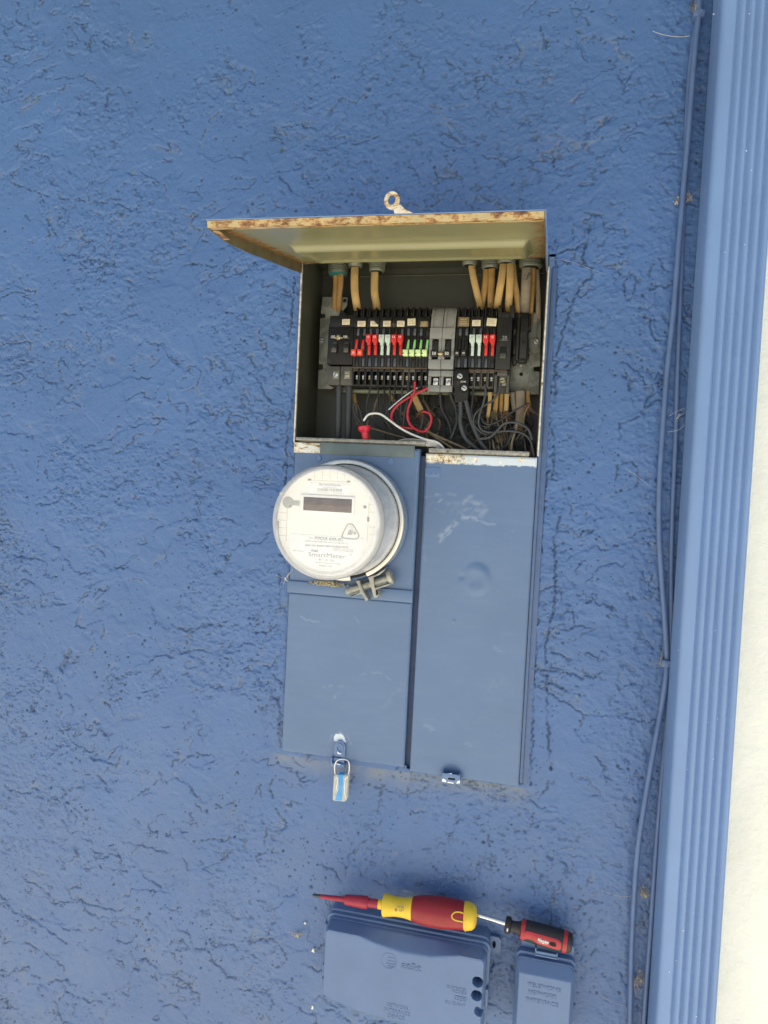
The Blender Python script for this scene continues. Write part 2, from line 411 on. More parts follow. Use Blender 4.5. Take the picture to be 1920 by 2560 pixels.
def grid_mesh(name, X, Y, Z, attrs=None, keep=None):
    n, m = X.shape; co = np.stack([X, Y, Z], -1).reshape(-1, 3).astype(np.float32)
    I = np.arange(n * m).reshape(n, m)
    q = np.stack([I[:-1, :-1], I[1:, :-1], I[1:, 1:], I[:-1, 1:]], -1)
    q = q.reshape(-1, 4) if keep is None else q[keep]
    used = np.unique(q); remap = -np.ones(n * m, int); remap[used] = np.arange(len(used)); q = remap[q]; co = co[used]
    me = bpy.data.meshes.new(name); me.vertices.add(len(co)); me.vertices.foreach_set('co', co.ravel())
    me.loops.add(q.size); me.loops.foreach_set('vertex_index', q.ravel().astype(np.int32))
    me.polygons.add(len(q)); me.polygons.foreach_set('loop_start', np.arange(0, q.size, 4, dtype=np.int32))
    me.polygons.foreach_set('use_smooth', np.ones(len(q), bool))
    me.update(calc_edges=True); me.validate()
    for k, a in (attrs or {}).items():
        at = me.attributes.new(k, 'FLOAT', 'POINT'); at.data.foreach_set('value', a.reshape(-1)[used].astype(np.float32))
    return me
# ================================================================== THE SETTING
WY = 0.012                                            # the stucco's mean depth behind the panel's face
def zc(px, py): p = P(px, py, WY); return (p.x, p.z)
def slab(name, x0, x1, y0, y1, z0, z1, mat, parent=None):
    b = MB(); b.box(x0, x1, y0, y1, z0, z1); return b.build(name, mat, parent, smoothsh=False)

M_CONC = simple('pale_concrete', (.56, .52, .43), .8, var=.1, vscale=2, bmp=.3, bscale=60)
g = slab('ground', -30, 30, -30, 8, -.3, 0, M_CONC); tag(g, kind='structure')
M_EAVE = simple('blue_soffit_paint', (.22, .30, .40), .6, var=.06)

# stucco relief, worked out on a fine grid
def build_stucco(xa, xb, za, zb, st, pits=12000):
    xs = np.linspace(xa, xb, int((xb - xa) / st) + 1); zs = np.linspace(za, zb, int((zb - za) / st) + 1)
    st = xs[1] - xs[0]
    X, Z = np.meshgrid(xs, zs, indexing='ij')
    # pull the picture of relief along slow currents
    wx = (fbm(X, Z, .16, 3, 3) - .5) * .10; wz = (fbm(X, Z, .16, 9, 3) - .5) * .10
    fine = (fbm(X, Z, .012, 21, 3) - .5) * .010
    Xw = X + wx + fine; Zw = Z + wz + (fbm(X, Z, .010, 25, 3) - .5) * .010
    h = (fbm(X, Z, .25, 5, 3) - .5) * .0035
    rough = sstep(.50, .60, fbm(X + wx, Z + wz, .13, 31, 3))           # where the trowel left it open
    rough = np.maximum(rough, sstep(.43, .50, X) * .8)
    rough = np.maximum(rough, sstep(.12, .0, np.hypot((X - .22) / 1.6, Z - Z0 - .90) - .09))
    rough = np.maximum(rough, .8 * sstep(.20, .04, np.hypot((X + .45) / 1.4, Z - Z0 + .15)))
    peel = fbm(X, Z, .0085, 41, 3, .55); h += -(peel - .5) * (.0006 + .0011 * rough)
    h += -(fbm(X * .7 + Z * .3, Z * .9 - X * .3, .0038, 44, 2) - .5) * (.00045 + .0006 * rough)
    jit = (fbm(X, Z, .0045, 47, 2) - .5) * .0075 + (fbm(X, Z, .0022, 48, 1) - .5) * .0030
    grime = np.zeros_like(h); dust = np.zeros_like(h)
    for sc, sd, thr, amp, aniso, msk in ((.050, 51, .50, .0010, 2.4, .535), (.095, 57, .53, .0012, 1.2, .51), (.034, 63, .46, .0009, 1.8, .57), (.060, 73, .60, .0010, 3.0, .555)):
        n = fbm(Xw / aniso, Zw, sc, sd, 4, .55)
        gx, gz = np.gradient(n, st, zs[1] - zs[0]); gr = np.hypot(gx, gz) + 2.0
        d = (n - thr) / gr + jit * .45                               # signed distance to the contour, frayed
        m = sstep(msk - .005, msk + .055, fbm(X, Z, .085, sd + 3, 3))
        brk = sstep(.42, .58, fbm(X, Z, .014, sd + 5, 3))
        h += amp * (.25 + .75 * m) * sstep(-.0012, .0012, d)
        line = np.exp(-(d / .00085) ** 2) * m * brk
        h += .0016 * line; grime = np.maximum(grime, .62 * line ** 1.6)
        dl = np.exp(-((d - .0024) / .0014) ** 2) * m * brk * sstep(.48, .6, fbm(X, Z, .05, sd + 8, 2)); dust = np.maximum(dust, .35 * dl)
    # open texture: short broken flecks in rough ground
    fl = fbm(X * .8 + Z * .35, Z * 1.1 - X * .2, .0085, 81, 3, .62)
    fk = sstep(.32, .265, fl) * (rough * .9 + .1 * sstep(.5, .6, fbm(X, Z, .05, 83, 3))); h += .0011 * fk; grime = np.maximum(grime, .32 * fk)
    fh = sstep(.66, .72, fl) * rough; h -= .0008 * fh
    # pits
    r = np.random.default_rng(5); dens = sstep(.40, .65, fbm(X, Z, .09, 91, 3)); n0, m0 = X.shape
    for k in range(pits):
        i = r.integers(4, n0 - 5); j = r.integers(4, m0 - 5)
        if r.random() > dens[i, j] * .8 + .05: continue
        rad = .0007 + .0016 * r.random() ** 5; c = int(rad * 2.2 / st) + 1
        i0, i1, j0, j1 = max(i - c, 0), i + c + 1, max(j - c, 0), j + c + 1
        a = r.random() * 3.1; e = 1 + .7 * r.random()
        dx = X[i0:i1, j0:j1] - X[i, j]; dz = Z[i0:i1, j0:j1] - Z[i, j]
        u = (dx * math.cos(a) + dz * math.sin(a)) * e; v = -dx * math.sin(a) + dz * math.cos(a)
        q = np.exp(-((u * u + v * v) / rad ** 2) ** 1.3)
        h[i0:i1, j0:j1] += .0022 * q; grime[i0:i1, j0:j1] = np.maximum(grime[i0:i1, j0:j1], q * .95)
    # the cracks and trowel ridges that can be told apart, read off the photograph
    L = [
     [(1386,600),(1392,640),(1400,630),(1440,622),(1470,600)], [(1388,640),(1390,720),(1388,800),(1384,815)],
     [(1475,562),(1470,590),(1458,625),(1455,665),(1480,670),(1480,695),(1450,715),(1438,735),(1425,770),(1418,800),(1405,830),(1396,880),(1390,890)],
     [(1376,895),(1372,1000),(1368,1030),(1378,1045),(1372,1060),(1385,1085),(1385,1100)], [(1390,900),(1388,970),(1384,1010),(1388,980)],
     [(1385,1110),(1384,1170),(1378,1195),(1392,1200)], [(1370,1180),(1362,1220),(1356,1290),(1350,1400),(1347,1480),(1344,1560)],
     [(1400,1290),(1388,1340),(1390,1400),(1388,1440),(1386,1520),(1374,1560),(1368,1600),(1364,1640),(1370,1700),(1366,1760),(1372,1820),(1374,1880),(1376,1920)],
     [(1342,1600),(1336,1700),(1330,1800),(1326,1960)],
     [(1545,1170),(1560,1152),(1580,1160),(1597,1172),(1598,1195),(1585,1220),(1562,1230),(1545,1222),(1541,1200),(1545,1170)],
     [(1518,1240),(1534,1228),(1540,1240),(1532,1256),(1520,1252),(1518,1240)], [(1576,1285),(1584,1280),(1586,1290),(1578,1294),(1576,1285)],
     [(1568,755),(1562,740),(1564,700),(1575,682),(1588,690),(1592,700),(1605,692),(1603,705),(1590,708),(1580,740),(1574,756)],
     [(1616,712),(1622,690),(1630,665),(1640,645),(1655,648),(1662,675),(1658,705),(1640,718),(1620,728)],
     [(1614,1020),(1620,995),(1630,980),(1632,962),(1648,956)], [(1615,1015),(1630,1010),(1652,1000)],
     [(1550,1100),(1550,1060),(1565,1055),(1580,1050),(1597,1040)], [(1625,800),(1632,830),(1640,850),(1652,850),(1650,860)],
     [(738,690),(735,760),(728,850),(716,930),(712,960)], [(735,1000),(722,1060),(718,1150),(715,1240)], [(700,1437),(703,1470),(702,1530)],
     [(690,1700),(697,1760),(700,1830),(703,1870)], [(694,1740),(701,1800),(702,1850)],
     [(850,1290),(850,1290)], [(455,1590),(470,1587),(495,1570),(530,1560),(570,1552)],
     [(380,1690),(400,1675),(425,1640),(440,1610)], [(270,1690),(330,1685),(420,1660)], [(345,1985),(370,1970),(420,1930),(435,1900),(455,1895),(500,1882),(535,1888)],
     [(275,1975),(310,1990),(345,2000),(352,2010),(360,1990)], [(525,2000),(560,2015),(600,1995),(625,1995)], [(80,1968),(140,1990),(200,2020),(240,2025)],
     [(400,2080),(440,2090),(480,2100),(560,2095),(600,2085)], [(590,2170),(620,2150),(660,2130),(668,2060)], [(640,1980),(650,1960),(655,1990)],
     [(690,1935),(675,1960),(690,2020),(720,2060)], [(1000,1945),(1040,1940),(1100,1935),(1150,1960)], [(940,1965),(980,1975),(1040,1950)],
     [(960,1960),(950,2000),(945,2030)], [(1240,1975),(1270,1970),(1310,1955),(1340,1940)],
     [(1340,2010),(1360,1975),(1380,1940),(1375,1905)], [(1232,2200),(1225,2140),(1222,2090),(1230,2060)], [(1290,2080),(1330,2060),(1335,2030)],
     [(160,220),(250,160)], [(250,245),(260,235),(270,220),(330,230)], [(860,340),(870,365),(900,360),(950,340)],
     [(1015,85),(1030,72),(1055,75)], [(1115,145),(1130,165),(1160,180),(1190,195)], [(1105,325),(1130,340),(1150,360),(1170,362)],
     [(1010,410),(1030,420),(1045,440),(1050,455)], [(1350,70),(1362,100),(1365,125)], [(1440,0),(1460,40),(1478,60),(1485,85)], [(1465,545),(1468,570),(1480,590)],
     [(1495,340),(1520,352),(1560,350),(1570,390)], [(1560,310),(1600,318),(1640,310),(1690,300)], [(1415,545),(1425,540),(1460,530),(1520,545)],
     [(410,680),(430,670),(480,660),(550,665)], [(390,640),(440,625),(500,605),(540,600)], [(20,450),(60,470),(120,490),(200,500),(270,510),(310,512)],
     [(270,270),(272,235),(290,218),(330,230)], [(200,270),(205,310),(225,350),(250,370)], [(200,640),(225,650),(270,655),(240,680)],
     [(1585,1990),(1595,2040),(1612,2120),(1618,2150)], [(1480,2380),(1500,2360),(1540,2340)], [(690,2420),(720,2400),(700,2360)],
    ]
    D = np.full(X.shape, 9.0)
    D2 = D.copy()
    for k, pl in enumerate(L): dist_to(X, Z, wiggle([zc(*p) for p in pl], .0013, .0035, k), D if k < 9 or 12 < k < 21 and k != 13 else D2, .008)
    nb = fbm(X, Z, .013, 97, 3); brk = .35 + .65 * sstep(.35, .5, nb)
    l2 = np.exp(-((D2 + jit * .4) / .0010) ** 2) * sstep(.44, .56, nb); h += .0018 * l2; grime = np.maximum(grime, .6 * l2)
    line = np.exp(-((D + jit * .25) / .0011) ** 2) * brk; h += .0024 * line; grime = np.maximum(grime, .6 * line)
    h -= .0007 * np.exp(-((D - .0028) / .0018) ** 2)
    # stucco runs up to the panel in a smoother fillet; bottom ledge juts out a little under the doors
    x0, x1, z0, z1 = -.004, .3665, Z0 - .004, Z0 + .748
    dd = np.maximum(np.maximum(x0 - X, X - x1), np.maximum(z0 - Z, Z - z1))
    nearb = np.exp(-(np.clip(dd, 0, 1) / .012) ** 2)
    h -= .003 * nearb * (X < .2)
    dust = np.maximum(dust, .55 * np.exp(-(np.clip(z0 - Z, 0, 1) / .022) ** 2) * sstep(-.035, .01, X) * sstep(.385, .35, X) * (Z < z0) * (.3 + 1.2 * fbm(X, Z, .02, 99, 3)))
    Y = np.minimum(WY + h - .0035, WY + .004)
    cx = (X[:-1, :-1] + X[1:, 1:]) / 2; cz = (Z[:-1, :-1] + Z[1:, 1:]) / 2
    keep = ~((cx > x0 + .002) & (cx < x1 - .003) & (cz > np.where(cx < .193, z0 + .0105, z0 + .0055)) & (cz < z1 - .003))
    return grid_mesh('wall_surface', X, Y, Z, {'grime': np.clip(grime, 0, 1), 'dust': np.clip(dust, 0, 1)}, keep)
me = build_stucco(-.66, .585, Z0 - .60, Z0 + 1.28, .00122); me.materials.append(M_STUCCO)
wall = bpy.data.objects.new('stucco_wall', me); COL.objects.link(wall)
tag(wall, 'blue painted stucco wall of cracked, trowelled plaster around the open electrical panel', 'wall')
for x0, x1, z0, z1 in ((-2.2, -.66, 0, 2.5), (-.66, .585, 0, Z0 - .60), (-.66, .585, Z0 + 1.28, 2.5)):   # the rest of the same wall
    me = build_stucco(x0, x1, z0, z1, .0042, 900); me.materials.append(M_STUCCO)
    o = bpy.data.objects.new('wall_surface', me); COL.objects.link(o); o.parent = wall
b = MB()
for x0, x1, z0, z1 in ((-4, -2.2, 0, 2.5), (.585, .602, 0, 2.5)):
    b.add([(x0, WY, z0), (x1, WY, z0), (x1, WY, z1), (x0, WY, z1)], [(0, 1, 2, 3)])
b.box(-4, .602, .17, .2, 0, 2.5)
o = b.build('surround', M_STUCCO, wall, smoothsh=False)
ww = slab('cream_wall', .602, 4, .004, .2, 0, 2.5, M_WHITE_WALL)
tag(ww, 'bright cream painted wall right of the blue downspout', 'wall')
rf = thing('roof_eave', (0, 0, 2.45), 'painted roof overhang high above the blue wall', 'roof')
b = MB(); b.box(-4, 4, -.95, .2, 2.5, 2.56); b.box(-4, 4, -.97, -.95, 2.42, 2.6); b.build('soffit', M_EAVE, rf, smoothsh=False)
# ================================================================== THE ELECTRICAL PANEL
panel = thing('electrical_panel', (.1775, WY, Z0), 'blue recessed electrical service panel with its lid raised over rows of breakers', 'electrical panel')
XL, XR, X1, X2 = 0.0, .355, .190, .199                # left door's edges, right door's edges
ZTOP = Z0 + .756; BACK = .09
# enclosure
b = MB(); t = .0015
for q0, q1, q2 in ((0.0, .016, Z0 + .738), (.016, BACK, ZTOP)):
    b.box(XL - .001, XL + t, q0, q1, Z0 + .47, q2); b.box(XR - t, XR + .001, q0, q1, Z0 + .47, q2)
b.box(XL - .001, XL + t, .013, BACK, Z0, Z0 + .469); b.box(XR - t, XR + .001, .013, BACK, Z0, Z0 + .469)
b.box(XL, XR, .016, BACK - .001, ZTOP - t, ZTOP)
b.box(XL, XR, BACK, BACK + t, Z0, ZTOP)
b.box(XL, XR, .014, BACK, Z0 - .0005, Z0 + .001)
b.box(XL + .004, XR - .004, BACK - .0025, BACK - .0005, Z0 + .742, Z0 + .7445, .0008)     # pressed step in the back
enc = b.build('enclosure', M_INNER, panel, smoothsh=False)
M_RIM = simple('chipped_cream_rim', (.62, .56, .46), .5, var=.3, vscale=150, dirt=((.2, .09, .04), 100, .56))
b = MB(); b.box(XL - .0022, XL + .0002, -.0012, .0005, Z0 + .472, Z0 + .737, .0004); b.build('rim', M_RIM, panel)
b = MB(); b.box(XR - .0002, XR + .0020, -.0012, .0005, Z0 + .4655, Z0 + .725, .0004)
b.build('rim', M_RIM, panel)
# painted flange strip right of the box, and the groove beside it
b = MB(); b.box(XR + .0050, XR + .0130, .0085, .013, Z0 + .002, Z0 + .7265, .0015)
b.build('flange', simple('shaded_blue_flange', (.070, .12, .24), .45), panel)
slab('plug', XR + .0012, XR + .0135, .0125, .0135, Z0 + .724, Z0 + .742, M_BLUEMETAL, panel)
slab('groove', XR + .001, XR + .0055, .0105, .012, Z0 + .001, Z0 + .735, M_BLUEMETAL, panel)

def sheet(name, x0, x1, z0, z1, yf, yb, mat, parent, paint=None, dome=None, st=.0018, bev=.0016):
    """pressed steel cover: fine front with rolled edges and returned sides"""
    nx = int((x1 - x0) / st) + 1; nz = int((z1 - z0) / st) + 1
    xs = np.linspace(x0, x1, nx); zs = np.linspace(z0, z1, nz); X, Z = np.meshgrid(xs, zs, indexing='ij')
    e = np.minimum(np.minimum(X - x0, x1 - X), np.minimum(Z - z0, z1 - Z))
    Y = yf + bev * (1 - np.sqrt(np.clip(1 - (1 - np.clip(e / bev, 0, 1)) ** 2, 0, 1)))
    Y = Y + (fbm(X, Z, .09, 7, 2) - .5) * .0012
    if dome is not None: Y = Y + dome(X, Z)
    sc, ru = paint(X, Z) if paint else (np.zeros_like(X), np.zeros_like(X))
    me = grid_mesh(name, X, Y, Z, {'scuff': sc, 'rust': ru}); me.materials.append(mat)
    o = bpy.data.objects.new(name, me); COL.objects.link(o); put_under(o, parent)
    s_ = MB(); yy = yf + bev
    s_.box(x0, x0 + .0008, yy, yb, z0, z1); s_.box(x1 - .0008, x1, yy, yb, z0, z1)
    s_.box(x0 + .0008, x1 - .0008, yy, yb, z0, z0 + .0008); s_.box(x0 + .0008, x1 - .0008, yy, yb, z1 - .0008, z1)
    s_.build(name + '_return', M_BLUEMETAL, o, smoothsh=False)
    return o
def strokes(X, Z, rd, items):
    s_ = np.zeros_like(X)
    for pts, wd, amt in items:
        D = np.full(X.shape, 9.0); q = [rd(*p) for p in pts]
        dist_to(X, Z, wiggle([(v.x, v.z) for v in q], .0005, .004, int(wd * 1e5)), D, .02)
        n = fbm(X, Z, .006, 13, 3, .6)
        s_ = np.maximum(s_, .32 * amt * np.exp(-(D / wd) ** 2) * sstep(.34, .6, n))
    return s_
# meter cover (upper left), left door, right door
def p_meter(X, Z): return strokes(X, Z, zp(660, 1100, 4.1475), [([(1510, 160), (1535, 190)], .001, .8)]), np.zeros_like(X)
mc = sheet('meter_cover', XL, X1, Z0 + .2485, Z0 + .4695, -.0005, .012, M_DOOR, panel, p_meter, bev=.0035)
b = MB(); b.box(XL - .0005, X1 + .001, -.0045, -.0004, Z0 + .2475, Z0 + .2655, .0012); b.build('lower_lip', M_DOOR, mc)
for zx, zy in ((478, 272), (1235, 305)):
    c = zp(680, 1080, 4.1475)(zx, zy, -.001); b = MB(); b.lathe(c, (0, -1, 0), [(0, .0052), (.0012, .005), (.0012, .0036), (.0005, .0034), (.0005, .0008)], 20)
    b.build('rivet', M_BLUEMETAL, mc)
def p_left(X, Z):
    a = strokes(X, Z, ZD, [([(165, 232), (200, 255), (270, 263)], .0011, .45), ([(480, 235), (500, 270)], .0012, .25), ([(510, 570), (560, 555), (640, 560), (680, 600)], .0015, .25),
        ([(350, 720), (400, 640)], .003, .3), ([(290, 640), (390, 630)], .0018, .22), ([(330, 960), (345, 915), (390, 900), (440, 925), (455, 970)], .001, .5), ([(640, 760), (760, 620)], .004, .12)])
    c = ZD(390, 945); d = np.hypot((X - c.x) / .0085, (Z - c.z) / .0105)
    a = np.maximum(a, 3.0 * sstep(1.05, .85, d + (fbm(X, Z, .006, 3, 2) - .5) * .5) * (Z > c.z - .002)); return np.clip(a, 0, 1.6), np.zeros_like(X)
ld = sheet('left_door', XL, X1, Z0 + .0045, Z0 + .2478, 0.0, .013, M_DOOR, panel, p_left, bev=.0028)
tag(ld, 'plain blue lower left door with hanging seal')
def p_right(X, Z):
    a = strokes(X, Z, ZH, [
        ([(385, 1125), (470, 1030), (590, 930)], .0035, .75), ([(410, 1130), (500, 1060), (600, 930)], .0012, .8), ([(375, 1115), (410, 1130)], .004, .95),
        ([(650, 890), (790, 890), (850, 850), (890, 800), (840, 745), (740, 735)], .0035, .6), ([(655, 885), (800, 885)], .0016, .9), ([(670, 720), (740, 660)], .003, .6), ([(700, 700), (660, 740)], .003, .5),
        ([(630, 860), (660, 820), (720, 800), (850, 820)], .004, .35), ([(800, 925), (985, 960)], .0014, .65), ([(300, 770), (330, 735), (400, 725), (430, 700)], .0012, .75), ([(345, 655), (400, 645)], .0028, .5),
        ([(250, 685), (330, 665)], .0014, .4), ([(500, 640), (580, 655)], .002, .35), ([(500, 745), (600, 740)], .004, .22), ([(255, 1300), (262, 1340)], .0012, .4), ([(1170, 1030), (1220, 1010)], .0015, .3),
        ([(560, 820), (640, 860)], .004, .3), ([(380, 800), (450, 830)], .003, .2)])
    a = np.maximum(a, strokes(X, Z, ZD, [([(890, 860), (930, 890)], .004, .25), ([(1120, 960), (1160, 990)], .003, .22), ([(1280, 410), (1330, 440)], .003, .2), ([(850, 410), (845, 440)], .001, .3), ([(1260, 640), (1310, 600)], .006, .12)]))
    zt = Z0 + .4635
    band = sstep(-.0006, .0006, Z - (zt - .0125 + (fbm(X, Z, .006, 19, 3, .6) - .5) * .0028))
    rusty = band * sstep(.075, .03, X - X2 + (fbm(X, Z, .01, 5, 3) - .5) * .03)
    clean = band * (1 - rusty)
    spots = band * sstep(.70, .76, fbm(X, Z, .007, 29, 2))
    return np.maximum(a, clean * 1.6), np.maximum(rusty, spots)
def dent(X, Z):
    c = ZH(790, 1530); d = np.hypot(X - c.x, (Z - c.z) * .9); r = .0215
    ang = np.arctan2(Z - c.z, X - c.x)
    h = -.0042 * sstep(r * 1.12, r * .55, d) * (.25 + .75 * sstep(-1.0, .6, np.cos(ang - .1))) * (.4 + .6 * d / r)
    c2 = ZH(640, 1500); h = h + .0016 * np.exp(-((X - c2.x) ** 2 + (Z - c2.z) ** 2) / .0035 ** 2)
    c3 = ZD(1048, 262); h = h - .0012 * np.exp(-((X - c3.x) ** 2 + (Z - c3.z) ** 2) / .0022 ** 2)
    c4 = ZD(1035, 1150); h = h + .0035 * np.exp(-(((X - c4.x) / .013) ** 2 + ((Z - c4.z) / .016) ** 2))
    return h
rd_ = sheet('right_door', X2, XR, Z0 + .0005, Z0 + .4635, 0.0, .013, M_DOOR, panel, p_right, dent, bev=.002)
tag(rd_, 'tall scuffed blue right door with worn white top edge')
b = MB(); b.pbox(ZH, 262, 368, 412, 468, -.0016, .0012, .0004); hp = b.build('hinge_tab', M_BLUEMETAL, rd_)
for zx, zy in ((308, 428), (372, 422)):
    c = ZH(zx, zy, -.0016); b = MB(); b.lathe(c, (0, -1, 0), [(0, .0034), (.001, .0032), (.001, .0019), (.0002, .0016)], 18); b.build('rivet', M_BLUEMETAL, hp)
# gap between the doors is backed by the enclosure's mullion
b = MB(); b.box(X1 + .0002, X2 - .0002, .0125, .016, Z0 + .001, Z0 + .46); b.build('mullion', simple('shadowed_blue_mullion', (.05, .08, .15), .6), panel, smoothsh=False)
# ledges at the foot of the opening
b = MB(); b.box(XL + .002, X1 + .008, -.003, .004, Z0 + .4755, Z0 + .4805, .0012); b.box(XL + .004, X1 + .006, .004, .020, Z0 + .474, Z0 + .4755)
b.build('ledge', M_RAIL, panel)
b = MB(); b.box(X2 + .004, XR - .011, -.001, .004, Z0 + .4655, Z0 + .4715, .0008); b.box(X2 + .004, XR - .012, .004, .018, Z0 + .4645, Z0 + .466)
b.build('ledge', M_RAIL, panel)
b = MB(); b.box(XL - .0004, XL + .0405, -.0025, .002, Z0 + .4575, Z0 + .4725, .0005); b.build('rusted_strip', M_RUSTWHITE, mc)
b = MB(); b.box(XL + .0407, X1 - .0075, -.0024, .002, Z0 + .4565, Z0 + .4735, .0005); b.build('grey_strip', M_BAND, mc)

# lid: hinge line at y=0, opened a little past level so the front droops
LA = .1653; ZHG = Z0 + .7395; LLEN = .3005
U = Vector((0, -math.cos(LA), -math.sin(LA))); DN = Vector((0, math.sin(LA), -math.cos(LA)))     # along the lid; out of its inner face
def LP(x, u, n=0.0): return Vector((x, 0, ZHG)) + U * u + DN * n
lid_frame_o = LP(0, 0)
LX0, LX1 = XL - .0005, XR - .0022
def lid_px(px, py):
    d = Vector(RM.T @ np.array([px - 960.0, py - 1280.0, FL])); o_ = Vector((CP[0], CP[1], CP[2] + Z0))
    t = (lid_frame_o - o_).dot(DN) / d.dot(DN); X = o_ + d * t; return X.x, (X - lid_frame_o).dot(U)
st = .0022; xs = np.linspace(LX0, LX1, 160); us = np.linspace(0, LLEN, 140); XX, UU = np.meshgrid(xs, us, indexing='ij')
ea = [lid_px(480 + a / 1.728, 440 + c / 1.728) for a, c in ((485, 283), (1450, 262), (1455, 322), (485, 345))]
ex0, ex1 = (ea[0][0] + ea[3][0]) / 2, (ea[1][0] + ea[2][0]) / 2; eu1, eu0 = (ea[0][1] + ea[1][1]) / 2, (ea[2][1] + ea[3][1]) / 2
print('EMBOSS', ex0, ex1, eu0, eu1)
de = np.minimum(np.minimum(XX - ex0, ex1 - XX), np.minimum(UU - eu0, eu1 - UU))
NN = .0022 + .0085 * sstep(-.004, .0045, de) - .0030 * sstep(.006, .013, de)
NN = NN + .0012 * sstep(.03, .0, XX - LX0) * 1 + (fbm(XX, UU, .1, 4, 2) - .5) * .0007
rust = np.maximum(sstep(.05, .0, UU - .0) * .55, sstep(LLEN - .03, LLEN, UU) * .9)
rust = np.maximum(rust, sstep(.03, 0, XX - LX0) * .8); rust = np.maximum(rust, sstep(.03, 0, LX1 - XX) * .6); rust = np.clip(rust + .3, 0, 1)
NN = np.maximum(NN, .0004)
O3 = np.stack([XX, UU * U.y + NN * DN.y, ZHG + UU * U.z + NN * DN.z], -1)
me = grid_mesh('lid', O3[..., 0], O3[..., 1], O3[..., 2], {'rust': rust}); me.materials.append(M_LID)
lid = bpy.data.objects.new('lid', me); COL.objects.link(lid); put_under(lid, panel); tag(lid, 'raised rectangular lid seen from its stained cream underside')
def lprism(poly, thick, axis_x0):
    """outline in (u, n) on the plane x = axis_x0, thick along x"""
    b = MB(); n = len(poly); vs = [LP(axis_x0, *p) for p in poly] + [LP(axis_x0 + thick, *p) for p in poly]
    fs = [tuple(range(n)), tuple(range(2 * n - 1, n - 1, -1))] + [(i, (i + 1) % n, (i + 1) % n + n, i + n) for i in range(n)]
    b.add(vs, fs); return b
prof = [(0, 0), (0, .0165), (.04, .0172), (.20, .0165), (.255, .0145), (.280, .0105), (LLEN, .0072), (LLEN, 0)]
M_FLG = simple('shaded_rusty_flange', (.12, .108, .062), .45, var=.3, vscale=40, dirt=((.20, .09, .03), 60, .58))  # olive darkened to paint in the flanges' weaker light, with rust blotches on top
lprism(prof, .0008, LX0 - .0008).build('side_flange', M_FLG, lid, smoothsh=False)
profr = [(-.006, .001), (-.006, .013), (.01, .0225), (.07, .0215), (.13, .0185), (.155, .013), (.163, .0085), (.20, .0095), (LLEN, .0072), (LLEN, 0), (0, 0)]
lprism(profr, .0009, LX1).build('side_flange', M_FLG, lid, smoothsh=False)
fo = MB()                                             # paint skin on the outside of the lid and its right side
for poly, xa in ((profr, LX1 + .0010),): fo = lprism([(u + (.0006 if u > .1 else 0), n - .0006) for u, n in poly], .0006, xa)
n0 = len(fo.v); fo.add([LP(LX0 - .001, -.002, -.0012), LP(LX1 + .0015, -.002, -.0012), LP(LX1 + .0015, LLEN + .0015, -.0012), LP(LX0 - .001, LLEN + .0015, -.0012),
    LP(LX0 - .001, -.002, -.0004), LP(LX1 + .0015, -.002, -.0004), LP(LX1 + .0015, LLEN + .0015, -.0004), LP(LX0 - .001, LLEN + .0015, -.0004)],
    [(0, 1, 2, 3), (4, 5, 6, 7), (0, 1, 5, 4), (1, 2, 6, 5), (2, 3, 7, 6), (3, 0, 4, 7)])
fo.build('outer_skin', M_SPOUT, lid, smoothsh=False)
b = MB(); pr = [(LLEN, 0), (LLEN + .0008, 0), (LLEN + .0008, .0072), (LLEN - .0065, .0080), (LLEN - .0065, .0072), (LLEN, .0064)]
n = len(pr); vs = []; xs_ = np.linspace(LX0, LX1, 40)
for i, x in enumerate(xs_):
    for k, (u_, n_) in enumerate(pr): vs.append(LP(x, u_ + (.0006 * math.sin(x * 90) + random.uniform(-.0003, .0003) if k > 1 and k < 5 else 0), n_ + (random.uniform(-.0002, .0002) if 1 < k < 5 else 0)))
fs = [(i * n + k, i * n + (k + 1) % n, (i + 1) * n + (k + 1) % n, (i + 1) * n + k) for i in range(39) for k in range(n)] + [tuple(range(n)), tuple(range(39 * n, 40 * n))]
b.add(vs, fs); b.build('front_lip', M_RUSTLIP, lid, smoothsh=False)
b = MB(); pr = [(LX0, .0), (LX0 + .009, .0)]
lprism([(LLEN - .012, .0075), (LLEN - .012, .0085), (.262, .0128), (.262, .0118)], .007, LX0).build('corner_fold', M_RUSTLIP, lid, smoothsh=False)
oo = panel.location                                   # the lid sits a little twisted on its hinge
for o in [lid] + list(lid.children):
    for v in o.data.vertices:
        u_ = max(0, -(v.co.y + oo.y)) / LLEN; v.co.z -= (.0014 + .0030 * (v.co.x + oo.x) / .355) * u_
# padlock eye standing on the front lip
ec = LP(0, LLEN + .004); yv = ec.y
c0 = P(979, 500, yv); r1 = 19.5 / FL * (yv - CP[1]); foot = P(1003, 532, yv)
b = MB(); m_ = 26; vs = []; fs = []
for yy in (yv, yv + .0016):
    for k in range(m_):
        a = 2 * math.pi * k / m_; ro = r1 * (1 + .10 * max(0, math.cos(a + .9))); vs.append((c0.x + ro * math.cos(a), yy, c0.z + 1.12 * ro * math.sin(a)))
    for k in range(m_):
        a = 2 * math.pi * k / m_; vs.append((c0.x + .52 * r1 * math.cos(a), yy, c0.z + .62 * r1 * math.sin(a)))
for k in range(m_):
    k2 = (k + 1) % m_; q = 2 * m_
    fs += [(k, k2, m_ + k2, m_ + k), (q + k, q + m_ + k, q + m_ + k2, q + k2), (k, q + k, q + k2, k2), (m_ + k, m_ + k2, q + m_ + k2, q + m_ + k)]
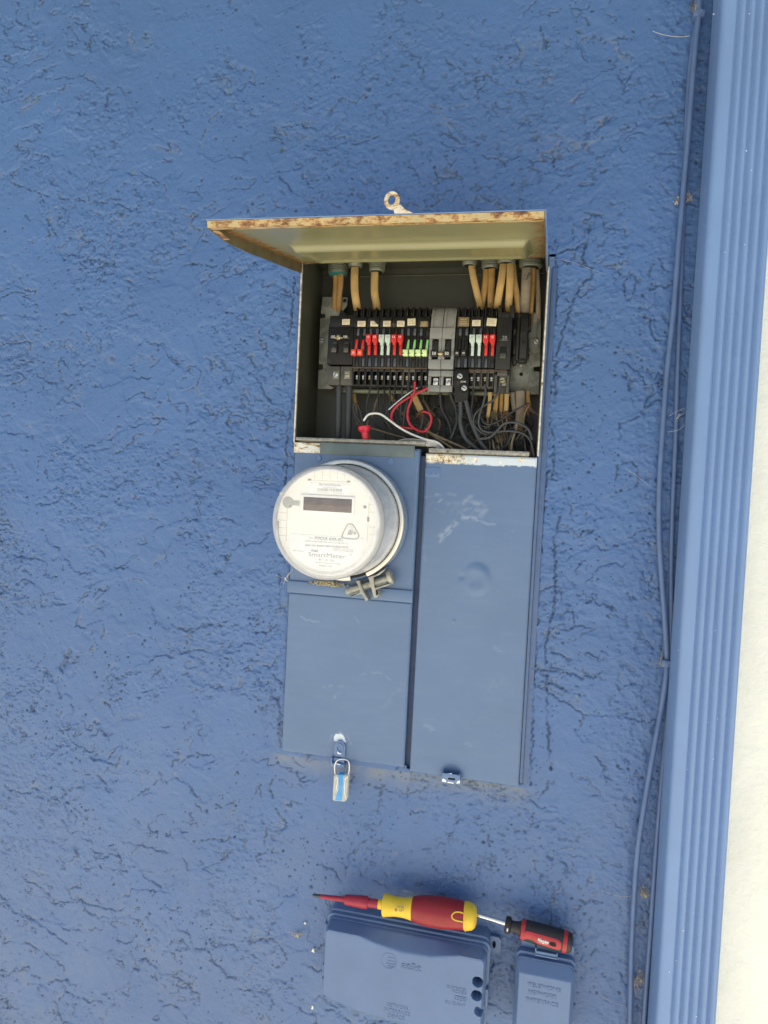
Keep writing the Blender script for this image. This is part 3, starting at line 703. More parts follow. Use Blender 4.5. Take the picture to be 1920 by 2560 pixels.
b.add(vs, fs); b.prism([(c0.x + .2 * r1, c0.z - .9 * r1), (c0.x + .95 * r1, c0.z - .45 * r1), (foot.x + .0045, foot.z + .003), (foot.x + .011, foot.z), (foot.x - .007, foot.z)], yv + .0001, yv + .0017)
b.build('padlock_eye', rust_mat('rusty_white_eye', .45, (.72, .66, .55)), lid)

# latch parts on the doors
b = MB(); e_ = []
for k in range(24):
    a = 2 * math.pi * k / 24; e_.append((math.cos(a), math.sin(a)))
c = ZD(393, 990, -.002); top = ZD(393, 955, -.002); bot = ZD(385, 1095, -.002)
b.prism([(c.x - .0088, c.z + .002), (c.x - .0075, c.z + .0075), (c.x - .003, c.z + .0115), (c.x + .002, c.z + .0115), (c.x + .0065, c.z + .0075), (c.x + .0082, c.z + .002), (c.x + .0085, bot.z + .014), (c.x - .009, bot.z + .014)], -.0035, -.0008, .0005)
hasp = b.build('hasp', M_BLUEMETAL, ld)
b = MB(); vs = []; fs = []
for ra, rz, yy in ((.0052, .0072, -.0036), (.0056, .0078, -.0052), (.0040, .0058, -.0052), (.0038, .0055, -.0030)):
    vs += [(c.x + ra * x, yy, c.z + rz * z) for x, z in e_]
for i in range(3): fs += [(i * 24 + k, i * 24 + (k + 1) % 24, (i + 1) * 24 + (k + 1) % 24, (i + 1) * 24 + k) for k in range(24)]
b.add(vs, fs); b.build('hasp_eye', M_BLUEMETAL, hasp)
b = MB(); b.box(c.x - .0118, c.x + .0095, -.009, .004, bot.z, bot.z + .0065, .002); b.box(c.x - .0118, c.x - .0095, -.009, -.0015, bot.z + .002, bot.z + .014, .0008); b.box(c.x - .009, c.x + .008, -.0052, -.0038, bot.z + .006, bot.z + .0135, .001)
b.build('staple', M_BLUEMETAL, hasp)
b = MB(); b.prism([(c.x - .0030, c.z - .0042), (c.x + .0008, c.z - .0068), (c.x + .003, c.z - .0060), (c.x + .0022, c.z - .0084), (c.x - .0030, c.z - .0080)], -.0057, -.0050); b.prism([(bot.x - .004, bot.z + .0070), (bot.x + .0042, bot.z + .0062), (bot.x + .0042, bot.z + .0050), (bot.x - .004, bot.z + .0056)], -.0098, -.0089); b.build('bare_patch', M_TXTW, hasp, smoothsh=False)
l0 = ZS(905, 425, 0); l1 = ZS(1025, 490, 0)
b = MB(); b.box(l0.x, l1.x, -.010, .006, l1.z + .001, l1.z + .004, .001); b.box(l0.x, l1.x, -.010, -.0085, l1.z + .003, l1.z + .015, .0006); b.box(l0.x, l0.x + .0015, -.0085, .0, l1.z + .003, l1.z + .016, .0005); b.box(l1.x - .0015, l1.x, -.0085, .0, l1.z + .003, l1.z + .016, .0005)
lt = b.build('latch', M_BLUEMETAL, rd_)
b = MB()
for q in ([(0, .0012), (.006, .0005), (.006, .0035), (.002, .0055), (0, .0045)], [(.007, .0004), (.017, .0002), (.016, .0018), (.009, .002)], [(.0205, .001), (.0255, .002), (.0255, .0065), (.0215, .0045)], [(.008, .0138), (.014, .0136), (.013, .0147)]):
    b.prism([(l0.x + x + .0005, l1.z + .0015 + z) for x, z in q], -.0103, -.0098)
b.build('bare_patch', M_TXTW, lt, smoothsh=False)
b = MB(); b.box(l0.x + .009, l0.x + .019, -.0103, -.0098, l1.z + .0065, l1.z + .0095, .0002); b.build('slot', M_HOLE, lt)
# ---------------------------------------------------------------- inside: plate, breakers
FY = .024                                             # depth of the breaker faces
def pl(rd, pts, dep): return [(rd(x, y, dep).x, rd(x, y, dep).z) for x, y in pts]
b = MB()
b.prism(pl(ZA, [(565, 522), (672, 524), (670, 560), (640, 600), (640, 900), (600, 921), (543, 919), (546, 838), (566, 836), (566, 814), (548, 812), (553, 615), (575, 612), (575, 596), (556, 594)], .062), .062, .0638, .0004)
b.prism(pl(ZA, [(1380, 588), (1506, 588), (1508, 604), (1492, 604), (1492, 620), (1508, 622), (1504, 822), (1476, 826), (1476, 842), (1502, 846), (1498, 944), (1376, 944)], .062), .062, .0638, .0004)
b.pbox(ZA, 640, 600, 1385, 935, .0625, .001)
mp = b.build('mounting_plate', M_GALV, panel)
for zx, zy, sl in ((562, 712, .3), (1487, 718, .8)): screw(ZA(zx, zy, .062), .0042, .003, sl, M_STEEL, mp)
for zx, zy in ((660, 538), (1422, 856)):
    b = MB(); b.cyl(ZA(zx, zy, .0612), ZA(zx, zy, .0612) + Vector((0, .001, 0)), .0028); b.build('hole', M_HOLE, mp)
b = MB(); b.prism(pl(ZA, [(1455, 705), (1478, 695), (1505, 700), (1505, 760), (1480, 768), (1456, 755)], .060), .060, .0618, .0008); b.build('raised_boss', M_GALV, mp)
b = MB(); b.cyl(ZA(640, 928, .05), ZA(1375, 942, .05), .0035, 12); b.build('bus_rail', simple('dusty_green_rail', (.17, .18, .12), .5, var=.25), panel)

def X_(rd, zx): return rd(zx, 1000, FY).x
def Z_(zy): return ZL(900, zy, FY).z
def bbox(b, x0, x1, y0, y1, zt, zb, bev=.0006): return b.box(x0, x1, y0, y1, Z_(zb), Z_(zt), bev)
def label_plate(x0, x1, zt, zb, mat, parent, rot=0.0, torn=False, marks=True):
    pts = [(x0, Z_(zb)), (x1, Z_(zb)), (x1, Z_(zt)), (x0, Z_(zt))]
    if torn: pts = [(x0, Z_(zb)), (x0 + (x1 - x0) * .95, Z_(zb)), (x1, Z_(zb - 22)), (x0 + (x1 - x0) * .8, Z_(zb - 30)), (x0 + (x1 - x0) * .45, Z_(zt)), (x0, Z_(zt))]
    cx = (x0 + x1) / 2; cz = Z_((zt + zb) / 2); c, s = math.cos(rot), math.sin(rot)
    pts = [(cx + (x - cx) * c - (z - cz) * s, cz + (x - cx) * s + (z - cz) * c) for x, z in pts]
    b = MB(); b.prism(pts, FY - .0008, FY + .0004, .0002); o = b.build('label', mat, parent)
    if marks:
        m_ = MB(); wd = x1 - x0
        for k in range(3):
            zz = cz + (.25 - .25 * k) * abs(Z_(zt) - Z_(zb)); xx = x0 + wd * random.uniform(.1, .25)
            while xx < x1 - wd * .25:
                l = wd * random.uniform(.05, .16); m_.box(xx, xx + l, FY - .0010, FY - .0007, zz, zz + .0006); xx += l + wd * .07
        m_.build('print', M_TXTD if mat is M_LABEL else M_LABEL, o, smoothsh=False)
    return o
def teeth(b, x0, x1, n):
    """the stepped clip ends along the top of a breaker"""
    wdt = (x1 - x0) / n
    for k in range(n):
        a = x0 + wdt * k
        b.box(a + wdt * .06, a + wdt * .30, FY + .006, .055, Z_(742), Z_(612), .0006)
        b.box(a + wdt * .70, a + wdt * .94, FY + .009, .055, Z_(742), Z_(626), .0006)
        b.box(a + wdt * .2, a + wdt * .8, FY + .018, .055, Z_(742), Z_(random.uniform(600, 640)), .0008)
        b.box(a + wdt * .36, a + wdt * .62, FY + .012, FY + .020, Z_(700), Z_(660), .0006)
        b.box(a + wdt * .36, a + wdt * .62, FY + .008, FY + .020, Z_(735), Z_(715), .0006)
def handle_up(x, mat, parent, txt=None):
    """x: left edge of the cap; handle thrown up, stem below"""
    s = .000115
    b = MB(); cw = 68 * s; sw = 36 * s
    xa, xb = x, x + cw; sa = x + 24 * s; sb = sa + sw
    b.prism([(xa, Z_(970)), (xb, Z_(970)), (xb, Z_(1052)), (sb, Z_(1078)), (sb, Z_(1098)), (sa, Z_(1098)), (sa, Z_(1078)), (xa, Z_(1052))], FY - .0075, FY + .001, .0009)
    o = b.build('handle', mat, parent)
    b = MB(); b.box(sa, sb, FY - .003, FY + .001, Z_(1212), Z_(1098), .0008); b.build('stem', mat, o)
    if txt: lettering(txt, ((xa + xb) / 2, FY - .0076, Z_(1000)), .0034, M_TXTW if mat in (M_RED,) else M_TXTG, o, .0002, name='amp_rating')
    return o
def handle_down(x, mat, stem, parent, txt=None):
    s = .000115; b = MB(); cw = 66 * s
    b.box(x, x + cw, FY - .0075, FY + .001, Z_(1226), Z_(1150), .0009); o = b.build('handle', mat, parent)
    b = MB(); sa = x + 34 * s; b.prism([(sa, Z_(1145)), (sa + 36 * s, Z_(1145)), (sa + 40 * s, Z_(1022)), (sa + 16 * s, Z_(1022))], FY - .002, FY + .001, .0006); b.build('stem', stem, o)
    if txt: lettering(txt, (x + cw / 2, FY - .0076, Z_(1190)), .0036, M_TXTW, o, .0002, name='amp_rating')
    else:
        b = MB(); b.box(x - .0002, x + .0018, FY - .0078, FY - .007, Z_(1202), Z_(1190)); b.build('notch', M_HOLE, o, smoothsh=False)
    return o
def twin(rd, z0, z1, kind, lab, shade=M_BLACK, warm=False, nscr=2):
    """a twin breaker: two poles between crop columns z0 and z1"""
    x0, x1 = X_(rd, z0), X_(rd, z1); wd = (x1 - x0) / 2
    b = MB()
    bbox(b, x0 + .0002, x1 - .0002, FY + .001, .058, 744, 1352)
    for k in range(2):
        a = x0 + wd * k
        bbox(b, a + .0003, a + wd * .42, FY - .0005, FY + .003, 860, 1352, .0005)
        bbox(b, a + wd * .93, a + wd - .0002, FY - .0002, FY + .003, 860, 1352, .0003)
    bbox(b, x0 + .0003, x1 - .0003, FY - .0006, FY + .003, 746, 872, .0008)
    teeth(b, x0, x1, 2)
    o = b.build('breaker', shade, panel)
    for k in range(2):
        a = x0 + wd * k
        for f0, f1, q0, q1 in ((.46, .86, 968, 884), (.50, .90, 1345, 1246)):
            s_ = MB(); s_.box(a + wd * f0, a + wd * f1, FY + .0003, FY + .003, Z_(q0), Z_(q1), .0003); s_.build('slot', M_SLOT if random.random() > .2 else M_BLACK2, o)
    for k in range(2):
        xx = x0 + wd * k + wd * (.02)
        if kind == 'offred': handle_down(xx - .0015, M_ORANGE, M_RED, o, '20')
        elif kind == 'red': handle_up(xx + .0008, M_RED, o, '15')
        elif kind == 'white': handle_up(xx + .0008, M_WHITEH, o, '20')
        elif kind == 'green': handle_down(xx + .0002, M_GREENH, M_GREEN2, o)
        elif kind == 'black': handle_down(xx, M_BLACK2, M_BLACK, o, '20')
    if lab: label_plate(x0 + wd * lab[0], x0 + wd * lab[1], lab[2], lab[3], M_LABELD if 'd' in lab[4] else M_LABEL, o, lab[5] if len(lab) > 5 else 0, 't' in lab[4])
    # terminal pockets
    b = MB(); col_ = M_BLACK2
    for k in range(2):
        a = x0 + wd * k
        b.box(a + .0003, a + wd * .22, FY + .002, .056, Z_(1585), Z_(1360), .0005); b.box(a + wd * .86, a + wd - .0002, FY + .002, .056, Z_(1570), Z_(1362), .0005)
        b.box(a + .0003, a + wd - .0003, FY + .002, .056, Z_(1408), Z_(1360), .0006); b.box(a + .0003, a + wd - .0003, FY + .004, .056, Z_(1590), Z_(1562), .0006)
        b.box(a + wd * .2, a + wd * .9, FY + .016, .056, Z_(1585), Z_(1380), 0)
    tm = b.build('terminal_block', M_LUG if warm else M_BLACK2, o)
    for k in range(2):
        a = x0 + wd * k; scm = MB(); c = Vector((a + wd * .62, FY + .010, Z_(1465)))
        scm.lathe(c, (0, -1, 0), [(0, .0024), (.002, .0024), (.003, .0018)], 14)
        scm.box(c.x - .0016, c.x + .0018, c.y - .004, c.y, c.z - .0040, c.z - .0022, .0004)
        so = scm.build('screw', M_STEEL if k or random.random() > .3 else M_BRASS, tm)
    return o
# main double pole breaker
def plate(rd, pts, y0, y1, bev=.0007): b = MB(); b.prism(pl(rd, pts, y0), y0, y1, bev); return b
x0, x1 = X_(ZL, 195), X_(ZL, 505)
b = MB(); bbox(b, x0, x1, FY, .058, 862, 1330, .001); bbox(b, x0 + .001, x1 + .0035, FY + .0015, .058, 722, 862, .001)
b.prism([(x0 + .001, Z_(862)), (x0 - .003, Z_(890)), (x0 - .0005, Z_(715)), (x0 + .009, Z_(722))], FY + .01, .055)
b.prism([(x0 + .008, Z_(726)), (x0 + .012, Z_(600)), (x0 + .024, Z_(690)), (x0 + .024, Z_(726))], FY + .02, .056)
b.box(x1 - .006, x1 + .003, FY + .012, .056, Z_(726), Z_(640), .001)
mb = b.build('breaker', M_BLACK, panel); tag(mb, 'wide double pole main breaker at the left end, marked 100')
xm = (x0 + x1) / 2
for zx in (285, 432):
    xc = X_(ZL, zx); b = MB(); b.box(xc - .0042, xc + .0042, FY - .0045, FY + .001, Z_(1192), Z_(1085), .0012); b.box(xc - .004, xc + .004, FY - .0025, FY + .001, Z_(1083), Z_(1035), .001)
    h_ = b.build('handle', M_BLACK2, mb); b = MB(); b.box(xc - .0036, xc + .0036, FY - .0052, FY - .0044, Z_(1185), Z_(1130), .0006); b.build('handle_tip', simple('olive_grey_tip', (.075, .075, .05), .35), h_)
c = Vector((X_(ZL, 335), FY - .001, Z_(1003))); b = MB(); b.lathe(c, (0, -1, 0), [(0, .0022), (.003, .0042), (.006, .0040), (.008, .002)], 10); b.box(c.x - .0075, c.x + .0055, FY - .003, FY, c.z - .0012, c.z + .0016, .0008); b.build('tie_screw', M_BRASS, mb)
for zx in (258, 405): lettering('100', (X_(ZL, zx), FY - .0001, Z_(985)), .0062, M_TXTW, mb, .0002, name='amp_rating')
for zx in (258, 418):
    b = MB(); b.box(X_(ZL, zx) - .0042, X_(ZL, zx) + .0042, FY - .0003, FY + .0002, Z_(1004), Z_(1000)); b.build('printed_line', M_TXTG, mb, smoothsh=False)
label_plate(X_(ZL, 360), X_(ZL, 452), 768, 838, M_LABEL, mb)
b = MB()
for a, c2 in ((200, 352), (358, 505)): bbox(b, X_(ZL, a), X_(ZL, c2), FY + .004, .056, 1345, 1580, .001)
lg = b.build('lug_block', M_LUG, mb)
for zx, sl in ((300, -1.1), (440, .1)):
    c = Vector((X_(ZL, zx), FY + .0045, Z_(1450))); b = MB(); b.box(c.x - .0062, c.x - .0040, c.y - .0004, c.y + .004, Z_(1500), Z_(1408)); b.build('slot', M_HOLE, lg, smoothsh=False)
    b = MB(); b.box(c.x - .0042, c.x + .0048, c.y - .0012, c.y + .002, Z_(1502), Z_(1406), .0005); b.build('clamp', M_GALV, lg); screw(c + Vector((0, -.0012, 0)), .0040, .002, sl, M_BRASS if zx > 400 else M_STEEL, lg)
    b = MB(); b.box(c.x - .0048, c.x + .0042, c.y - .0003, c.y + .004, Z_(1560), Z_(1508), .0003); b.build('lug_face', M_SLOT, lg)
# six twins left of the grey pair
cols = [508, 662, 818, 970, 1122, 1276, 1430]
kinds = ['offred', 'red', 'white', 'red', 'green', 'green']
labs = [(.52, 1.80, 792, 862, ''), (.55, 1.80, 792, 860, 't'), (.55, 1.75, 792, 862, ''), (.78, 1.98, 792, 864, ''), (.44, 1.70, 765, 850, '', .05), (.46, 1.72, 796, 866, 'd')]
for i in range(6): twin(ZL, cols[i], cols[i + 1], kinds[i], labs[i], M_BLACK, warm=(i == 4))
# grey two pole
gx0, gxm, gx1 = X_(ZR, 68), X_(ZR, 222), X_(ZR, 378)
b = MB()
for a, c2 in ((gx0, gxm), (gxm, gx1)):
    bbox(b, a + .0002, c2 - .0002, FY - .002, .058, 1258, 1372, .0008)
    bbox(b, a + .0002, a + .0046, FY - .002, .058, 1010, 1258, .0005); bbox(b, c2 - .0046, c2 - .0002, FY - .002, .058, 1010, 1258, .0005)
    bbox(b, a + .0002, c2 - .0002, FY - .002, .058, 880, 1010, .0008)
    # rounded shoulder rising back to the clip
    m_ = []; w0, w1 = a + .0008, c2 - .0004
    zt = Z_(598); zb_ = Z_(878); yv_ = [FY + .0005 + .022 * (1 - math.cos(q)) for q in np.linspace(0, 1.35, 9)]; zv_ = [zb_ + (zt - zb_) * math.sin(q) / math.sin(1.35) for q in np.linspace(0, 1.35, 9)]
    for xa, xb, dy in ((w0, w0 + .0030, 0), (w0 + .0030, w1 - .0018, .0018), (w1 - .0018, w1, 0)):
        vs = []; 
        for yy, zz in zip(yv_, zv_): vs += [(xa, yy + dy, zz), (xb, yy + dy, zz), (xb, .056, zz), (xa, .056, zz)]
        fs = [(4 * i + k, 4 * i + (k + 1) % 4, 4 * i + 4 + (k + 1) % 4, 4 * i + 4 + k) for i in range(8) for k in range(4)] + [(0, 1, 2, 3), (32, 33, 34, 35)]
        b.add(vs, fs)
    bbox(b, a + .0003, c2 - .0003, FY + .003, .056, 1384, 1455, .0008); bbox(b, a + .0003, c2 - .0003, FY + .003, .056, 1560, 1640, .0008)
    bbox(b, a + .0003, a + .0042, FY + .003, .056, 1455, 1560, .0005); bbox(b, c2 - .0016, c2 - .0003, FY + .003, .056, 1455, 1560, .0005)
gb = b.build('breaker', M_GREY, panel); tag(gb, 'grey double pole breaker marked 50')
for a, c2, tx in ((gx0, gxm, '50'), (gxm, gx1, '50')):
    b = MB(); bbox(b, a + .0044, c2 - .0044, FY + .006, .05, 1012, 1258, 0); b.build('recess', M_HOLE, gb, smoothsh=False)
    xc = (a + c2) / 2; b = MB(); b.box(xc - .0052, xc + .0046, FY - .009, FY + .006, Z_(1238), Z_(1158), .001); b.box(xc - .004, xc + .0040, FY - .001, FY + .006, Z_(1158), Z_(1030), .001)
    h_ = b.build('handle', M_BLACK2, gb); lettering(tx, (xc - .0002, FY - .0091, Z_(1198)), .0058, M_TXTW if tx else M_TXTG, h_, .0002, name='amp_rating')
    b = MB(); bbox(b, a + .0042, c2 - .0016, FY + .012, .05, 1455, 1560, 0); b.build('recess', M_HOLE, gb, smoothsh=False)
    b = MB(); b.box(xc - .0012, xc + .0055, FY + .0045, FY + .012, Z_(1562), Z_(1478), .0004); k_ = b.build('clamp', M_TXTW, gb); screw((xc + .0022, FY + .0045, Z_(1520)), .0033, .0015, -1.0 if a == gxm else .0, M_STEEL, k_)
c = Vector((gxm - .0004, FY - .007, Z_(1200))); b = MB(); b.lathe(c - Vector((.0045, 0, 0)), (1, 0, 0), [(0, .001), (.002, .0028), (.0045, .0036), (.007, .0028), (.009, .001)], 12); b.build('tie_screw', M_BRASS, gb)
# black twin with printed plate and big CU-AL lug under it
tb = twin(ZR, 385, 545, 'black', (.30, 1.95, 752, 862, 'd'), M_BLACK); tag(tb, 'black twin breaker with brown printed plate, right of the grey one')
b = MB(); b.prism(pl(ZR, [(385, 1380), (545, 1380), (545, 1640), (530, 1790), (372, 1790), (372, 1400)], FY - .004), FY - .004, .05, .001); b.pbox(ZR, 388, 1790, 520, 1840, FY + .002, .02, .002); b.pbox(ZR, 392, 1835, 440, 1900, FY + .004, .018, .002); b.pbox(ZR, 470, 1830, 530, 1880, FY + .004, .018, .002)
lugb = b.build('lug_block', M_BLACK, tb)
for zx, zy in ((437, 1465), (490, 1610)):
    b = MB(); b.lathe(ZR(zx - 6, zy, FY - .0042), (0, -1, 0), [(0, .0072), (.0004, .0070), (.0004, .0048)], 24); b.build('well', M_HOLE, lugb); screw(ZR(zx, zy, FY - .0043), .0040, .002, .5, M_STEEL, lugb)
lettering('CU-AL', ZR(480, 1532, FY - .0041), .0078, M_TXTW, lugb, .0002, bold=.02)
# two more twins, then the single 20
twin(ZR, 552, 714, 'white', (.32, 1.6, 786, 858, ''), M_BLACK, warm=True); twin(ZR, 716, 876, 'red', (.50, 1.98, 766, 858, '', -.07), M_BLACK, warm=True)
x0, x1 = X_(ZR, 884), X_(ZR, 1066)
b = MB(); bbox(b, x0, x1, FY - .0005, .058, 750, 1372, .001)
b.box(x0, x0 + .005, FY + .006, .056, Z_(752), Z_(600), .001); b.box(x1 - .005, x1 + .002, FY + .006, .056, Z_(752), Z_(600), .001); b.box(x0 + .004, x1 - .004, FY + .004, .056, Z_(748), Z_(684), .001); b.box(x0, x1, FY + .02, .056, Z_(752), Z_(640), .001)
sb = b.build('breaker', M_BLACK2, panel); tag(sb, 'single black breaker marked 20 at the right end')
xc = (x0 + x1) / 2
b = MB(); b.box(xc - .0048, xc + .0048, FY - .001, FY + .001, Z_(1245), Z_(1100), .0004); rc = b.build('handle', M_BLACK, sb); b = MB(); b.box(xc - .0044, xc + .0044, FY - .0045, FY, Z_(1245), Z_(1180), .001); b.build('handle_tip', simple('dark_olive_tip', (.05, .05, .035), .35), rc)
lettering('20', (xc + .001, FY - .0006, Z_(995)), .0066, M_TXTG, sb, .0002, name='amp_rating'); b = MB(); b.box(xc - .005, xc + .006, FY - .0008, FY - .0003, Z_(1026), Z_(1022)); b.build('printed_line', M_TXTG, sb, smoothsh=False)
b = MB(); bbox(b, x0, x0 + .004, FY + .002, .056, 1380, 1640, .0006); bbox(b, x1 - .0035, x1, FY + .002, .056, 1380, 1640, .0006); bbox(b, x0, x1, FY + .002, .056, 1380, 1440, .0008); bbox(b, x0, x1, FY + .014, .056, 1380, 1640, 0)
tm = b.build('terminal_block', M_LUG, sb); b = MB(); b.pbox(ZR, 918, 1465, 1006, 1582, FY + .006, .006, .0005); b.build('clamp', M_GALV, tm); screw(ZR(960, 1520, FY + .006), .0048, .0035, -.2, M_BRASS, tm)
# black plastic bus end on the right
b = MB(); b.prism(pl(ZR, [(1110, 690), (1275, 690), (1275, 860), (1305, 870), (1305, 905), (1275, 910), (1275, 1180), (1285, 1200), (1245, 1300), (1140, 1260), (1110, 1330), (1078, 1320), (1078, 1000)], .048), .048, .061, .001)
b.pbox(ZR, 1170, 770, 1262, 1250, .038, .012, .001); b.pbox(ZR, 1125, 700, 1165, 1270, .042, .012, .001); b.pbox(ZR, 1085, 1080, 1118, 1200, .040, .012, .001); b.pbox(ZR, 1088, 880, 1116, 960, .040, .012, .001); b.pbox(ZR, 1150, 1240, 1240, 1300, .041, .012, .001); b.pbox(ZR, 1275, 700, 1306, 900, .05, .012, .001)
bh = b.build('bus_holder', M_BLACK2, panel)
b = MB(); b.cyl(ZR(1214, 1050, .0375), ZR(1214, 1050, .0385), .003); b.build('hole', M_HOLE, bh)
b = MB(); b.prism(pl(ZR, [(1165, 1315), (1200, 1310), (1205, 1350), (1180, 1362), (1160, 1345)], .046), .046, .052, .0008); b.build('tab', M_GALV, bh)
# dust line where faces meet terminal blocks
b = MB(); b.box(X_(ZL, 505), X_(ZL, 1425), FY + .0005, FY + .004, Z_(1372), Z_(1353), .0005); b.box(X_(ZR, 400), X_(ZR, 1030), FY + .0005, FY + .004, Z_(1392), Z_(1374), .0005); b.build('trim_strip', simple('rust_brown_trim', (.085, .05, .025), .6, var=.4), panel)

# ---------------------------------------------------------------- cables from above, with their connectors
def conn(zx, zy0, zy1, wd, dep, rings=3, teal=False):
    c = ZA(zx, zy1, dep); r = wd / 2 / 1.728 / FL * (dep - CP[1]); h = (ZTOP - .0015) - c.z
    prof = [(0, r * .86), (.0015, r * .95)]
    n = rings * 2
    for k in range(rings):
        t = .002 + (h - .006) * k / rings; dt = (h - .006) / rings
        prof += [(t, r * .90), (t + dt * .25, r), (t + dt * .7, r), (t + dt * .95, r * .90)]
    prof += [(h - .0035, r * 1.12), (h, r * 1.12)]
    b = MB(); b.lathe(c, (0, 0, 1), prof, 32); o = b.build('cable_connector', M_CONN, panel)
    if teal: b = MB(); b.lathe(c - Vector((0, 0, .0012)), (0, 0, 1), [(0, r * .80), (.0006, r * .92), (.0016, r * .92), (.0022, r * .8)], 32); b.build('rubber_ring', M_TEAL, o)
    b = MB(); b.lathe(c - Vector((0, 0, .0006)), (0, 0, 1), [(0, r * .72), (.0004, r * .72)], 24); b.build('mouth', M_HOLE, o)
conn(630, 385, 425, 88, .052, 4, True); conn(705, 375, 395, 64, .042, 1); conn(798, 375, 415, 72, .052, 3); conn(1198, 372, 388, 62, .048, 1)
conn(1288, 372, 402, 76, .054, 3); conn(1358, 360, 380, 78, .044, 1); conn(1462, 370, 398, 98, .050, 4)
def cable(pts, wpx, mat, name='cable', rd=ZA, scale=1.728, flat=.5, samples=6):
    """pts: (zx, zy, depth); flat sheathed cable of width wpx in the crop"""
    q = [rd(*p) for p in pts]; r = wpx / 2 / scale / FL * (pts[0][2] - CP[1])
    b = MB(); b.tube(q, r, 14, flat, samples); return b.build(name, mat, panel)
for pts, wd, m_ in [
    ([(620, 412, .054), (622, 470, .055), (618, 530, .058), (616, 620, .07)], 26, M_NM), ([(643, 412, .050), (641, 470, .05), (634, 535, .056), (634, 620, .07)], 27, M_NM),
    ([(704, 385, .040), (702, 440, .036), (703, 500, .036), (712, 560, .042), (722, 620, .065)], 35, M_NM2),
    ([(790, 405, .052), (788, 460, .05), (789, 510, .05), (797, 560, .054), (800, 630, .068)], 34, M_NM2),
    ([(1207, 385, .048), (1216, 440, .046), (1232, 510, .048), (1246, 570, .058), (1250, 640, .07)], 28, M_NM2),
    ([(1272, 395, .055), (1268, 460, .052), (1258, 520, .055), (1248, 580, .062), (1248, 640, .07)], 28, M_NM), ([(1296, 395, .052), (1294, 460, .050), (1291, 520, .052), (1292, 600, .06), (1292, 660, .07)], 29, M_NM),
    ([(1347, 372, .044), (1338, 440, .038), (1328, 500, .038), (1318, 565, .045), (1312, 650, .065)], 31, M_NM2), ([(1376, 372, .042), (1375, 440, .036), (1372, 500, .036), (1368, 560, .042), (1366, 650, .06)], 31, M_NM2),
    ([(1385, 378, .050), (1392, 450, .048), (1404, 520, .050), (1410, 590, .056), (1412, 650, .07)], 26, M_NM2),
    ([(1447, 392, .048), (1444, 470, .044), (1440, 540, .046), (1438, 610, .058), (1438, 700, .07)], 42, M_NMG), ([(1474, 392, .050), (1470, 470, .05), (1466, 540, .052), (1462, 610, .06), (1462, 700, .07)], 24, M_NM), ([(1488, 392, .056), (1492, 470, .056), (1496, 540, .058), (1496, 610, .064), (1496, 680, .07)], 22, M_NMG)]:
    cable(pts, wd, m_)

